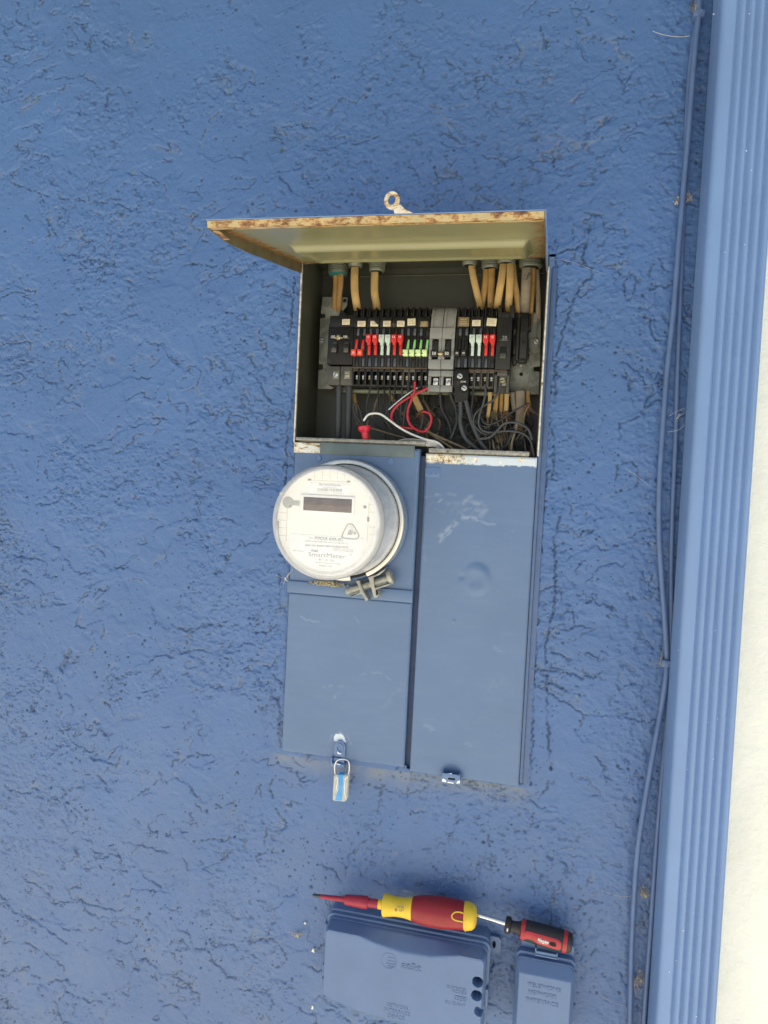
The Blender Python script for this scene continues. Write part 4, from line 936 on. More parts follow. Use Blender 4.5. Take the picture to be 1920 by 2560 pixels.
# ---------------------------------------------------------------- wiring below the breakers
def wire(pts, wpx, mat, name='wire', dep=.03, end=None, flat=1.0, samples=7, n=10):
    q = [ZW(p[0], p[1], p[2] if len(p) > 2 else dep) for p in pts]; r = wpx / 2 / 2.676 / FL * (dep - CP[1])
    b = MB(); b.tube(q, r, n, flat, samples); return b.build(name, mat, panel)
def low(x, d): return (x, 560, d)
wire([(287, 60, .040), (285, 200, .040), (283, 330, .042), (280, 460, .046), (280, 560, .05)], 44, M_WGREY, 'feeder_wire', .04, n=18)
wire([(355, 65, .040), (353, 200, .040), (350, 330, .042), (347, 460, .046), (345, 560, .05)], 46, M_WGREY, 'feeder_wire', .04, n=18)
for pts, wd, m_, d in [
    ([(500, 30), (500, 75), (484, 130), (474, 180), (478, 240), (520, 320)], 13, M_WBLACK, .035),
    ([(553, 40), (550, 120), (546, 190), (552, 260), (600, 340)], 13, M_WBLACK, .04), ([(590, 40), (590, 130), (584, 210), (600, 300), (650, 360)], 13, M_WBLACK, .045),
    ([(625, 30), (626, 90), (630, 160), (622, 240), (640, 320)], 13, M_WBLACK, .04), ([(672, 40), (662, 100), (652, 150), (654, 230), (700, 330)], 12, M_WBLACK, .04),
    ([(708, 40), (710, 120), (702, 200), (700, 280), (740, 320), (820, 330)], 14, M_WGREY, .04),
    ([(750, 30), (752, 120), (742, 180), (728, 240), (720, 320), (738, 385), (780, 406), (820, 375), (845, 310), (848, 270)], 17, M_WBLACK, .022),
    ([(830, 70), (760, 118), (690, 160), (630, 205), (600, 250), (596, 290), (640, 360)], 15, M_WBLACK, .022), ([(812, 78), (740, 125), (670, 180), (620, 225)], 9, M_ALU, .020),
    ([(795, 40), (792, 100), (770, 165), (748, 230), (752, 300), (790, 350), (850, 372), (888, 345), (905, 290), (890, 250), (850, 238)], 17, M_REDW, .016),
    ([(880, 82), (800, 120), (720, 165), (665, 210), (638, 262), (650, 315), (700, 340), (785, 352)], 17, M_REDW, .019),
    ([(452, 300), (480, 262), (520, 250), (570, 258), (630, 300), (700, 350), (780, 392), (870, 425), (935, 440), (975, 468), (1010, 520)], 15, M_WWHITE, .012),
    ([(446, 335), (405, 270), (384, 215), (392, 186), (412, 195), (432, 240), (442, 290), (450, 335)], 13, M_WBLACK, .014), ([(430, 335), (400, 285), (388, 240)], 11, M_WBLACK, .016),
    ([(965, 120), (970, 190), (985, 240), (1010, 285), (1030, 335), (1045, 420)], 22, M_WBLACK, .04), ([(1030, 100), (1048, 160), (1070, 210), (1078, 290), (1060, 360), (1035, 420)], 25, M_WBLACK, .034),
    ([(1100, 175), (1102, 240), (1098, 300), (1112, 370), (1140, 425), (1190, 470), (1250, 520)], 29, M_WGREY, .020), ([(1137, 165), (1152, 230), (1172, 300), (1200, 370), (1235, 440), (1285, 510)], 28, M_WGREY, .018),
    ([(1186, 70), (1184, 120), (1178, 180), (1172, 240), (1200, 300), (1290, 360)], 15, M_WGREY, .035),
    ([(1262, 60), (1268, 110), (1250, 190), (1228, 260), (1222, 320), (1245, 362), (1300, 378), (1380, 370), (1470, 372), (1535, 395), (1575, 450), (1590, 540)], 15, M_WGREY, .012),
    ([(1372, 50), (1358, 100), (1320, 160), (1250, 205), (1200, 255), (1188, 320), (1230, 370), (1280, 395)], 14, M_WGREY, .016),
    ([(1562, 182), (1500, 212), (1430, 250), (1370, 295), (1300, 322), (1258, 312), (1240, 280)], 14, M_WBLACK, .014),
    ([(1228, 420), (1290, 412), (1340, 370), (1390, 320), (1450, 310), (1510, 325), (1560, 365), (1580, 430)], 17, M_WGREY, .010),
    ([(1150, 220), (1200, 270), (1260, 300), (1290, 340)], 14, M_WBLACK, .04), ([(1380, 300), (1440, 290), (1500, 300), (1560, 350)], 10, M_WBLACK, .045),
    ([(900, 320), (950, 280), (1000, 240), (1060, 230)], 9, M_WBLACK, .05), ([(470, 235), (490, 290), (560, 350), (620, 380)], 12, M_WBLACK, .05),
    ([(1050, 435), (1120, 410), (1180, 370), (1220, 300)], 14, M_WBLACK, .05), ([(900, 380), (980, 360), (1060, 340)], 13, M_WBLACK, .055), ([(1360, 490), (1400, 470), (1430, 420), (1440, 360)], 14, M_WBLACK, .02),
    ([(600, 320), (650, 370), (700, 400), (760, 430)], 12, M_WBLACK, .05), ([(690, 60), (688, 130), (690, 220), (700, 300)], 12, M_WBLACK, .05), ([(860, 230), (850, 300), (870, 360), (920, 420)], 10, M_WBLACK, .045),
    ([(1520, 400), (1530, 450), (1540, 520)], 22, M_WBLACK, .03), ([(1560, 380), (1575, 440), (1570, 540)], 12, M_WTAN, .035), ([(1490, 400), (1480, 450), (1490, 540)], 14, M_WBLACK, .03)]:
    wire(pts, wd, m_, 'wire', d)
for pts, wd, m_, d in [
    ([(385, 90), (392, 160), (400, 200)], 26, M_NM, .055), ([(400, 200), (404, 260), (410, 330)], 18, M_NMG, .06),
    ([(612, 100), (650, 160), (692, 225), (720, 290)], 24, M_NM, .055), ([(780, 110), (805, 170), (835, 232)], 44, M_NM2, .045),
    ([(500, 348), (570, 368), (640, 390), (720, 412), (790, 440)], 12, M_WTAN, .04), ([(860, 350), (920, 400), (980, 440), (1045, 486), (1080, 530)], 17, M_WTAN, .030), ([(870, 365), (950, 405), (1040, 445), (1130, 486), (1180, 530)], 17, M_WTAN, .028),
    ([(1298, 110), (1296, 170), (1288, 240), (1284, 275)], 25, M_NM2, .030), ([(1283, 270), (1284, 340), (1295, 420), (1302, 520)], 13, M_WTAN, .030), ([(1300, 400), (1318, 450), (1330, 530)], 15, M_NMG, .03),
    ([(1340, 120), (1336, 190), (1330, 250)], 32, M_NM, .036), ([(1332, 240), (1350, 320), (1372, 420), (1382, 520)], 12, M_WTAN, .034), ([(1322, 250), (1300, 330), (1260, 420)], 9, M_WTAN, .036), ([(1345, 380), (1350, 450), (1368, 530)], 15, M_NMG, .034),
    ([(1376, 120), (1374, 180), (1372, 240)], 28, M_NM, .040), ([(1410, 120), (1408, 190), (1402, 255)], 30, M_NM2, .034), ([(1400, 250), (1408, 310), (1380, 400), (1330, 500)], 11, M_WTAN, .034), ([(1372, 240), (1386, 330), (1420, 420), (1430, 520)], 10, M_WTAN, .038),
    ([(1448, 110), (1452, 170), (1462, 230)], 30, M_NMG, .046), ([(1500, 100), (1502, 200), (1498, 300), (1480, 360)], 64, M_NMG, .044), ([(1552, 100), (1552, 160), (1560, 200)], 30, M_NM, .048),
    ([(1480, 320), (1462, 380), (1445, 440), (1438, 530)], 16, M_NMG, .022), ([(1545, 220), (1500, 300), (1470, 360), (1455, 430)], 12, M_WTAN, .030), ([(1558, 200), (1540, 230), (1525, 280)], 9, M_WTAN, .02), ([(1240, 380), (1200, 440), (1150, 480)], 9, M_WTAN, .05)]:
    wire(pts, wd, m_, 'cable' if wd > 20 else 'wire', d, flat=.5 if wd > 20 else 1)
rw = random.Random(23)                                # the tangle packed behind
for k in range(34):
    x = rw.uniform(560, 1590); d = rw.uniform(.050, .080); pts = [(x, rw.uniform(40, 120))]
    for j in range(4): pts.append((x + rw.uniform(-90, 90) * (j + 1) * .5, 170 + j * 85 + rw.uniform(-25, 25)))
    pts[-1] = (pts[-1][0], 540); wire(pts, rw.uniform(8, 17), rw.choice([M_WBLACK, M_WBLACK, M_WBLACK, M_WTAN, M_WGREY]), 'wire', d, n=7, samples=6)
for k in range(9):
    x = rw.uniform(1230, 1560); y = rw.uniform(380, 440); wire([(x, y, .02), (x + rw.uniform(-60, 60), y - 60, .015), (x + rw.uniform(-90, 90), y - 20, .02), (x + rw.uniform(-60, 60), y + 70, .03)], rw.uniform(6, 12), M_WBLACK, 'wire', .02, n=7)
# frayed paper and split sheath ends
def fray(name, rd, c, n, L, mat, dep, parent, spread=.9, base=-1.5):
    b = MB()
    for k in range(n):
        a = base + random.uniform(-spread, spread); l = L * random.uniform(.4, 1); p0 = rd(c[0] + random.uniform(-14, 14), c[1] + random.uniform(-10, 10), dep)
        p1 = p0 + Vector((math.cos(a) * l * .5, random.uniform(-.004, .004), math.sin(a) * l * .5)); p2 = p0 + Vector((math.cos(a + random.uniform(-.4, .4)) * l, random.uniform(-.008, .004), math.sin(a) * l))
        b.tube([p0, p1, p2], .0005, 5, 1, 3, .00015)
    return b.build(name, mat, parent)
for c, n, L, m_, dep in (((835, 240), 26, .020, M_COPPER, .040), ((1325, 240), 22, .016, M_WTAN, .030), ((1400, 240), 20, .016, M_COPPER, .032), ((1552, 190), 20, .022, M_COPPER, .024), ((1380, 390), 26, .016, M_WTAN, .026), ((1490, 330), 14, .016, M_COPPER, .03)):
    fray('frayed_sheath', ZW, c, n, L, m_, dep, panel)
# bare aluminium strands
for k in range(9):
    y = 415 + k * 4.5; wire([(640 - k * 3, 462 - k * 1, .012 + k * .001), (690, y + 16 - k, .012), (760, y + 6, .010), (850, y + 14, .010), (930, y + 26, .012), (1000 - k * 5, 500, .016)], 4.5, M_ALU if k % 3 else M_WWHITE, 'bare_strand', .012, n=6)
# red twist connector
c = ZW(455, 335, .008); axd = (ZW(470, 455, .008) - ZW(455, 335, .008)).normalized(); r = 44 / 2.676 / FL * 1.006
b = MB(); b.lathe(c, axd, [(0, r * .86), (.0005, r * .98), (.0035, r), (.0065, r * .92), (.0090, r * .62), (.011, r * .54), (.024, r * .50), (.034, r * .47), (.036, r * .40)], 14)
wn = b.build('wire_connector', simple('red_twist_connector', (.62, .02, .05), .35, var=.1), panel, sharp=50)
b = MB(); b.lathe(c - axd * .0003, axd, [(0, r * .7), (.0006, r * .7)], 14); b.build('mouth', M_HOLE, wn)
b = MB()
for k in range(10): a = 2 * math.pi * k / 10; u_ = Vector((math.cos(a), math.sin(a), 0)); b.tube([c + axd * .013 + u_ * r * .49, c + axd * .033 + u_ * r * .46], .0007, 5, 1, 1)
b.build('grip_rib', M_RED, wn)
# ================================================================== THE METER
MC = Vector((.0895, -.004, Z0 + .3620))
meter = thing('electricity_meter', (MC.x, -.004, MC.z), 'round electricity meter with cream face under a clear cover, left of the tall right door', 'electricity meter')
AX = (0, -1, 0)
b = MB(); b.lathe(MC, AX, [(0, .089), (.003, .0885), (.005, .0865), (.014, .0865), (.014, .082), (.006, .081), (.006, .02)], 96); b.build('socket_collar', M_BLUEMETAL, meter)
# sealing ring: rolled band, split at the lower right by the clamp
def band(a0, a1, prof, n=110):
    vs = []; fs = []; m_ = len(prof)
    for i in range(n + 1):
        a = a0 + (a1 - a0) * i / n
        for t, r in prof: vs.append((MC.x + r * math.cos(a), MC.y - t, MC.z + r * math.sin(a)))
    for i in range(n):
        for k in range(m_): fs.append((i * m_ + k, i * m_ + (k + 1) % m_, (i + 1) * m_ + (k + 1) % m_, (i + 1) * m_ + k))
    fs += [tuple(range(m_)), tuple(n * m_ + k for k in range(m_))[::-1]]
    b = MB(); b.add(vs, fs); return b
A0 = math.radians(-64); A1 = math.radians(-81 + 360)
ring = band(A0, A1, [(.008, .0865), (.009, .0880), (.019, .0880), (.0215, .0868), (.0225, .0845), (.0220, .0815), (.0205, .0810), (.0200, .0835), (.0185, .0855)]).build('sealing_ring', M_RING, meter)
b = MB(); b.lathe(MC + Vector((0, -.0155, 0)), AX, [(0, .0842), (.0035, .0842), (.0038, .0800)], 96, cap=False); b.build('gasket', M_HOLE, meter)
# cover: hazy side, pale rounded rim, clear front
b = MB(); b.lathe(MC, AX, [(.012, .0800), (.022, .0800), (.030, .0790), (.075, .0775), (.0945, .0770)], 96, cap=False); side = b.build('cover_side', M_DRUM, meter)
b = MB(); b.lathe(MC, AX, [(.0940, .0772), (.0960, .0774), (.1040, .0764), (.1085, .0744), (.1107, .0712), (.1111, .0677)], 96, cap=False); rim = b.build('cover_rim', M_HAZY, meter)
b = MB(); b.lathe(MC, AX, [(.1111, .0678), (.1113, .040), (.1113, .0005)], 96, cap=False); b.build('cover_front', M_CLEAR, meter)
b = MB(); b.lathe(MC, AX, [(.092, .0758), (.0925, .0722), (.0995, .0710)], 96, cap=False); b.build('module_edge', M_FACEG, meter)
FD = .1015; fy = MC.y - FD
b = MB(); b.lathe(MC, AX, [(.0925, .0712), (.1005, .0712), (FD, .0702), (FD, .0003)], 96); face = b.build('meter_face', M_FACE, meter)
def F(x, y, d=0.0): return ZM(x, y, fy - d)
def fprism(pts, d0, d1, name, mat, parent=face, bev=.0002):
    b = MB(); b.prism([(F(*p).x, F(*p).z) for p in pts], fy - d1, fy - d0, bev); return b.build(name, mat, parent)
fr = fprism([(388, 560), (943, 588), (936, 785), (378, 758)], 0, .0022, 'display_frame', M_FACEL, face, .0006)
fprism([(418, 588), (918, 614), (912, 757), (411, 728)], .0021, .0024, 'display', M_LCD, fr)
fprism([(482, 440), (888, 458), (882, 572), (476, 552)], 0, .0004, 'label', M_METLAB)
cc = F(249, 648)
b = MB(); b.lathe((cc.x, fy, cc.z), AX, [(0, .0078), (.0007, .0075), (.0007, .0002)], 32); b.box(cc.x + .005, cc.x + .0165, fy - .0006, fy, cc.z - .0035, cc.z + .003, .0002); pt = b.build('optical_port', M_FACEG, face)
b = MB(); b.lathe((cc.x + .0035, fy - .0008, cc.z - .0045), AX, [(0, .0008), (.0003, .0008)], 12); b.build('pin', M_TXTD, pt)
q = [(895, 872), (925, 885), (980, 985), (968, 1022), (930, 1028), (850, 1022), (815, 1010), (812, 985), (862, 885)]
lp = [F(x, y, .0003) for x, y in q]; lp.append(lp[0]); b = MB(); b.tube(lp, .0007, 6, 1, 5); tri = b.build('triangle_window', M_FACEG, face)
q = [(895, 892), (915, 900), (958, 985), (950, 1003), (925, 1008), (855, 1003), (835, 992), (838, 975), (878, 898)]
fprism(q, 0, .0005, 'triangle_plate', M_FACEL, tri)
for (x, y), r, m_ in (((898, 958), .0038, simple('pale_grey_disc', (.52, .52, .50), .5)), ((898, 960), .0015, M_FACEG), ((943, 968), .0015, M_FACEG), ((875, 975), .0012, M_FACEG)):
    c = F(x, y); b = MB(); b.lathe((c.x, fy - .0005, c.z), AX, [(0, r), (.0002 if r > .002 else .0004, r)], 20); b.build('disc', m_, tri)
for x, y, w_, h_ in ((472, 412, 34, 18), (876, 432, 34, 18), (1080, 822, 22, 48)): fprism([(x - w_ / 2, y - h_ / 2), (x + w_ / 2, y - h_ / 2), (x + w_ / 2, y + h_ / 2), (x - w_ / 2, y + h_ / 2)], 0, .0004, 'slot', M_TXTG)
c = F(1046, 694); b = MB(); b.lathe((c.x, fy, c.z), AX, [(0, .0022), (.0006, .0021)], 20); b.build('led_window', M_TXTG, face)
for x, y, r in ((1092, 608, .0020), (588, 1418, .0022), (178, 555, .0024)):
    c = F(x, y) if x > 1000 else ZM(x, y, MC.y - .1100); b = MB(); b.lathe((c.x, c.y, c.z), AX, [(0, r), (.0009, r * .85), (.0009, r * .5), (.0003, r * .45)], 18)
    b.build('dimple' if x > 1000 else 'screw', M_METLAB if x > 1000 else M_STEEL, face if x > 1000 else rim)
b = MB()
for x in (525, 605, 683, 760, 830): b.add([F(x, 322, .0002), F(x + 4, 322, .0002), F(x + 4, 405, .0002), F(x, 405, .0002)], [(0, 1, 2, 3)])
for y in (745, 825, 905, 985): b.add([F(140, y, .0002), F(235, y + 6, .0002), F(235, y + 10, .0002), F(140, y + 4, .0002)], [(0, 1, 2, 3)])
for y in (665, 745, 900, 975): b.add([F(1090, y, .0002), F(1160, y + 4, .0002), F(1160, y + 8, .0002), F(1090, y + 4, .0002)], [(0, 1, 2, 3)])
b.add([F(240, 700, .0002), F(245, 700, .0002), F(232, 1050, .0002), F(227, 1050, .0002)], [(0, 1, 2, 3)]); b.add([F(1088, 640, .0002), F(1092, 640, .0002), F(1070, 1050, .0002), F(1066, 1050, .0002)], [(0, 1, 2, 3)]); b.add([F(495, 415, .0002), F(855, 432, .0002), F(855, 436, .0002), F(495, 419, .0002)], [(0, 1, 2, 3)])
b.build('moulded_line', simple('faint_moulded_line', (.56, .52, .44), .6), face, smoothsh=False)
q = [(272, 966), (1042, 1022), (1030, 1190), (985, 1240), (900, 1300), (800, 1345), (700, 1365), (560, 1350), (450, 1310), (350, 1250), (285, 1180), (262, 1120)]
nl = fprism(q, 0, .0003, 'name_label', M_METLAB)
for y0, y1, xa in ((840, 1010, 140), (930, 1080, 1178)):
    a = F(xa, (y0 + y1) / 2, .001); b = MB(); b.box(a.x - .0015, a.x + .0015, fy - .002, fy + .004, F(xa, y1).z, F(xa, y0).z, .0005); b.build('side_clip', M_FACEG, face)
M_FT = simple('soft_grey_print', (.46, .45, .43), .6, var=.03); M_FT2 = simple('faint_grey_print', (.60, .59, .56), .6, var=.03)
def ftxt(t, x, y, wpx, mat=M_FT, parent=nl, h=None, **k):
    c = F(x, y, .0003); wd = wpx / 4.1475 / FL * (c.y - CP[1]); return lettering(t, c, wd, mat, parent, .0003, height=None if h is None else h / 4.1475 / FL * (c.y - CP[1]), rot=0, name='lettering', **k)
ftxt('FOCUS AXR-SD', 672, 1026, 318, M_FT, bold=.015); ftxt('Type', 488, 1018, 48, M_FT2); ftxt('FM2S CL200 240V 3W 60Hz TA=30  Kh 7.2', 650, 1060, 480, M_FT2)
ftxt('PG&E', 525, 1150, 78, M_FT, bold=.03); ftxt('SmartMeter', 650, 1196, 420, M_FT, h=48); ftxt('1005242626', 820, 1143, 230, M_FT2); ftxt('AW Revenue', 355, 1148, 130, M_FT2); ftxt('TM', 897, 1192, 30, M_FT2)
ftxt('807 752 120', 645, 1246, 175, M_FT2); ftxt('This meter complies with Part 15 rules', 660, 1278, 280, M_FT2); ftxt('Made in USA', 640, 1306, 150, M_FT2)
ftxt('Silver Spring Networks', 680, 468, 245, M_FT, face, bold=.01); ftxt('0013500100181436', 682, 493, 155, M_FT2, face); ftxt('FCC ID OWS-NIC507    IC 5975A-NIC507', 672, 546, 345, M_FT2, face)
def bars(x0, x1, y0, y1, slope, parent, seed):
    b = MB(); r = random.Random(seed); x = x0
    while x < x1:
        wd = r.choice((4, 4, 7)); o_ = (x - x0) * slope; p = [F(x, y0 + o_, .0003), F(x + wd, y0 + o_, .0003), F(x + wd, y1 + o_, .0003), F(x, y1 + o_, .0003)]
        b.prism([(v.x, v.z) for v in p], fy - .0007, fy - .0003); x += wd + r.choice((4, 6, 9))
    b.build('barcode', M_FT, parent, smoothsh=False)
bars(555, 812, 500, 528, .03, face, 1); bars(430, 875, 1082, 1100, .05, nl, 2)
# ring clamp at the lower right
def cprism(pts, y0, y1, name, mat=M_CAST, parent=ring, bev=.0006):
    b = MB(); b.prism([(ZC(x, y, y0).x, ZC(x, y, y0).z) for x, y in pts], y0, y1, bev); return b.build(name, mat, parent)
cl = cprism([(300, 340), (400, 320), (450, 480), (520, 640), (640, 820), (560, 868), (500, 740), (440, 670), (130, 765), (300, 690), (410, 630), (390, 520), (350, 420)], -.026, -.010, 'clamp_lug')
cl2 = cprism([(620, 240), (730, 205), (820, 180), (1000, 60), (1090, 0), (1040, 80), (900, 190), (760, 240), (780, 420), (800, 520), (1190, 395), (1200, 430), (1150, 460), (870, 545), (900, 700), (870, 760), (780, 785), (740, 660), (700, 500), (660, 350)], -.026, -.010, 'clamp_lug')
b = MB(); a = ZC(60, 625, -.018); c = ZC(1180, 270, -.018); b.cyl(a, c, .0052, 20, .0006); b.build('clamp_bolt', M_CAST, cl)
b = MB(); a = ZC(500, 480, -.018); c = ZC(660, 430, -.018); d_ = (c - a); n_ = 8
prof = []
for k in range(n_): prof += [(d_.length * k / n_, .0053), (d_.length * (k + .5) / n_, .0062)]
b.lathe(a, d_, prof, 18); b.build('bolt_thread', M_STEEL, cl)
b = MB(); a = ZC(1150, 255, -.018); c = ZC(1270, 215, -.018); b.lathe(a, c - a, [(0, .0095), (.0015, .0105), ((c - a).length * .8, .0105), ((c - a).length, .009), ((c - a).length, .003)], 22); b.build('bolt_head', M_CAST, cl)
b = MB(); b.tube([ZC(180, 700, -.02), ZC(420, 610, -.02)], .0018, 8, 1, 1); b.build('guide_pin', M_CAST, cl)
b = MB(); b.tube([ZC(800, 480, -.02), ZC(1140, 375, -.02)], .0018, 8, 1, 1); b.build('guide_pin', M_CAST, cl2)
b = MB(); b.prism([(ZC(x, y, -.0265).x, ZC(x, y, -.0265).z) for x, y in [(820, 570), (865, 560), (885, 690), (835, 720)]], -.0266, -.025); b.build('recess', M_HOLE, cl2, smoothsh=False)
# mud nest crumbs under the meter
b = MB(); c0 = ZM(655, 1487, -.010)
for k in range(260):
    x = c0.x + random.gauss(0, .0125); z = c0.z + random.uniform(-.0035, .003) - abs(x - c0.x) * .05; s_ = random.uniform(.0006, .0015)
    bm = bmesh.new(); bmesh.ops.create_icosphere(bm, subdivisions=1, radius=s_); bm.transform(Matrix.Translation((x, -.0052 - random.random() * .004, z)) @ Matrix.Rotation(random.random() * 3, 4, 'X')); b.addbm(bm)
o = b.build('mud_nest', M_MUD, None); tag(o, 'crumbly pale mud stuck under the bottom of the round meter', 'mud nest')

# ================================================================== SEAL
sy = -.014
seal = thing('security_seal', ZS(200, 520, sy), 'small clear and blue padlock seal hanging from the left door hasp', 'seal')
b = MB(); b.prism([(ZS(x, y, sy).x, ZS(x, y, sy).z) for x, y in [(160, 430), (252, 430), (257, 440), (245, 600), (232, 613), (158, 608), (146, 598), (155, 438)]], sy - .004, sy + .004, .0012); sb_ = b.build('seal_body', M_SEALC, seal)
b = MB(); b.prism([(ZS(x, y, sy).x, ZS(x, y, sy).z) for x, y in [(188, 424), (222, 424), (218, 500), (212, 606), (164, 602), (180, 548), (190, 520)]], sy - .0046, sy + .0046, .0006); b.build('blue_insert', M_SEALB, seal)
b = MB(); b.tube([ZS(x, y, sy) for x, y in [(160, 430), (157, 395), (160, 360), (175, 335), (205, 325), (240, 332), (256, 352), (258, 395), (252, 432)]], .0009, 8, 1, 6); b.build('shackle', M_RING, seal)
b = MB()
for q in ([(165, 455), (178, 470), (170, 520), (178, 545)], [(245, 450), (228, 475), (226, 560), (238, 590)], [(165, 445), (185, 462)], [(248, 446), (224, 466)]): b.tube([ZS(x, y, sy - .0042) for x, y in q], .0005, 5, 1, 4)
b.build('moulded_rib', M_TXTW, sb_)

# ================================================================== DOWNSPOUT, CABLES, CLIPS
SX0, SX1, SY0 = .5437, .6147, -.0605
sp = thing('downspout', (.579, -.03, 0), 'blue corrugated metal downspout running up the wall beside the cream wall', 'downspout')
bx = SX1 - SX0; pr = [(SX0, -.002), (SX0, SY0 + .008), (SX0 + .0008, SY0 + .004), (SX0 + .003, SY0 + .0014), (SX0 + .006, SY0)]
px_ = SX0 + .0165; nr = 5; pw = .0105
pr += [(px_ - .0015, SY0)]
for k in range(nr):
    a = px_ + pw * k
    pr += [(a, SY0 + .0006), (a + pw * .16, SY0 + .0034), (a + pw * .28, SY0 + .0040), (a + pw * .42, SY0 + .0032), (a + pw * .62, SY0 - .0002), (a + pw * .80, SY0 - .0006), (a + pw * .93, SY0 - .0002)]
pr += [(SX1 - .0045, SY0), (SX1 - .0015, SY0 + .001), (SX1, SY0 + .0045), (SX1, -.002)]
b = MB(); vs = []; fs = []; zz = np.linspace(.06, 2.42, 60); n = len(pr)
for z in zz:
    for x, y in pr: vs.append((x + .0008 * math.sin(z * 3.1), y, z))
for i in range(len(zz) - 1):
    for k in range(n): k2 = (k + 1) % n; fs.append((i * n + k, i * n + k2, (i + 1) * n + k2, (i + 1) * n + k))
b.add(vs, fs); b.build('pipe', M_SPOUT, sp, sharp=50)
b = MB(); b.box(SX0 + .006, SX0 + .0078, SY0 - .0002, SY0 + .002, .06, 2.42); 
for zb_ in (.16, 2.2): b = MB(); b.box(SX0 - .018, SX1 + .018, -.003, .0, zb_, zb_ + .03); b.box(SX0 - .002, SX1 + .002, SY0 - .0025, -.003, zb_, zb_ + .03, .001); b.build('strap', M_SPOUT, sp)
b = MB(); r_ = random.Random(4)
for zx, zy in ((407, 262), (455, 885), (600, 158), (567, 637), (613, 620), (591, 830), (434, 1725), (361, 1940), (502, 2172), (397, 1880)):
    c = zp(1500, 1500, 2.086)(zx, zy, SY0 - .0007); b.lathe(c, (0, -1, 0), [(0, r_.uniform(.0004, .0008)), (.0003, .0003)], 7)
for zx, zy in ((983, 122), (1290, 118), (1080, 2180), (1250, 2115), (1310, 1470), (1265, 1303)):
    c = zp(1500, 0, 3.457)(zx, zy, SY0 - .0007); b.lathe(c, (0, -1, 0), [(0, r_.uniform(.0005, .0009)), (.0003, .0003)], 7)
b.build('bird_speck', M_TXTW, sp, smoothsh=False)
def coax(pts, r, label, dep=0.0):
    q = [P(*p[:2], p[2] if len(p) > 2 else dep) for p in pts]; b = MB(); b.tube(q, r, 14, 1, 10); o = b.build('coax_cable', M_COAX, None); return tag(o, label, 'cable', 'painted cables beside the downspout')
coax([(1756, -160), (1749, -40), (1747, 35), (1741, 90, -.002), (1733, 180, -.006), (1722, 320, -.006), (1710, 460), (1698, 600), (1684, 780), (1668, 930), (1656, 1090), (1649, 1210), (1648, 1330), (1654, 1440), (1663, 1560, .001), (1667, 1650, .002), (1664, 1700), (1652, 1780), (1630, 1900, -.004), (1608, 2030, -.006), (1594, 2130, -.006), (1584, 2260, -.004), (1578, 2400), (1575, 2570), (1572, 2800), (1560, 3300)], .0036, 'long painted cable nearer the panel, bowing away from the downspout')
coax([(1742, -160), (1742, -40), (1743, 40, .004), (1731, 120, .004), (1722, 220, .004), (1715, 340, .006), (1712, 470, .007), (1705, 620, .007), (1700, 760, .006), (1693, 950, .006), (1689, 1100, .005), (1682, 1260, .005), (1678, 1400, .006), (1677, 1560, .006), (1674, 1700, .006), (1663, 1850, .004), (1650, 2000, .002), (1638, 2150, .001), (1626, 2330, .001), (1612, 2520, .002), (1600, 2750, .002), (1575, 3300, .002)], .0031, 'thin painted cable running close against the left side of the downspout')
def clip(px, py, r, label):
    c = P(px, py, .003); o = thing('cable_clip', c, label, 'cable clip', 'cable clips beside the downspout')
    b = MB(); b.box(c.x - r * 1.6, c.x + r * 1.6, -.006, .012, c.z - r * .9, c.z + r * .9, .0015); b.build('saddle', M_COAX, o)
    b = MB(); b.lathe((c.x + .001, -.006, c.z), AX, [(0, r * .75), (.0015, r * .7), (.0015, r * .35), (.0006, r * .3)], 16); b.build('nail', M_COAX, o)
clip(1745, 42, .0045, 'painted cable clip near the top of the photo'); clip(1668, 1656, .0050, 'painted round-nailed cable clip with brown cobweb, halfway down the cables')

# ================================================================== TELECOM BOXES
def cover(name, x0, x1, z0, z1, ybase, hfun, mat, parent, rc=.010, st=.00115, botf=None):
    nx = int((x1 - x0) / st) + 1; nz = int((z1 - z0) / st) + 1
    X, Z = np.meshgrid(np.linspace(x0, x1, nx), np.linspace(z0, z1, nz), indexing='ij')
    cx = (x0 + x1) / 2; cz = (z0 + z1) / 2; hx = (x1 - x0) / 2; hz = (z1 - z0) / 2
    qx = np.abs(X - cx) - (hx - rc); qz = np.abs(Z - cz) - (hz - rc)
    d = rc - (np.hypot(np.maximum(qx, 0), np.maximum(qz, 0)) + np.minimum(np.maximum(qx, qz), 0))     # inward distance from a rounded edge
    if botf is not None: d = np.minimum(d, Z - botf(X))
    h, keepf = hfun(X, Z, d)
    # square the outline off onto the rounded edge
    Y = ybase - h
    keep = (d[:-1, :-1] > -st * .6) & (d[1:, 1:] > -st * .6)
    me = grid_mesh(name, X, Y, Z, None, keep); me.materials.append(mat); me.set_sharp_from_angle(angle=math.radians(50))
    o = bpy.data.objects.new(name, me); COL.objects.link(o); put_under(o, parent); return o
a = ZN(135, 168, -.012); c = ZN(1075, 325, -.012)
AX0, AX1 = .0365, .0365
tl = ZN(140, 200, -.015); tr = ZN(1068, 345, -.015); AX0, AX1 = tl.x + .0025, tr.x; AZ1 = (ZN(150, 162, -.012).z + ZN(1000, 300, -.012).z) / 2; AZ0 = AZ1 - .145
def abot(x): return AZ0 + .018 * np.clip(np.abs((x - (AX0 + AX1) / 2) / ((AX1 - AX0) / 2)), 0, 1) ** 2.6
print('NID', AX0, AX1, AZ0 - Z0, AZ1 - Z0)
nid = thing('network_interface_box', ((AX0 + AX1) / 2, WY, AZ0), 'wide blue telecom box with raised lettering and three round holes, under the yellow screwdriver', 'telecom box')
b = MB(); 
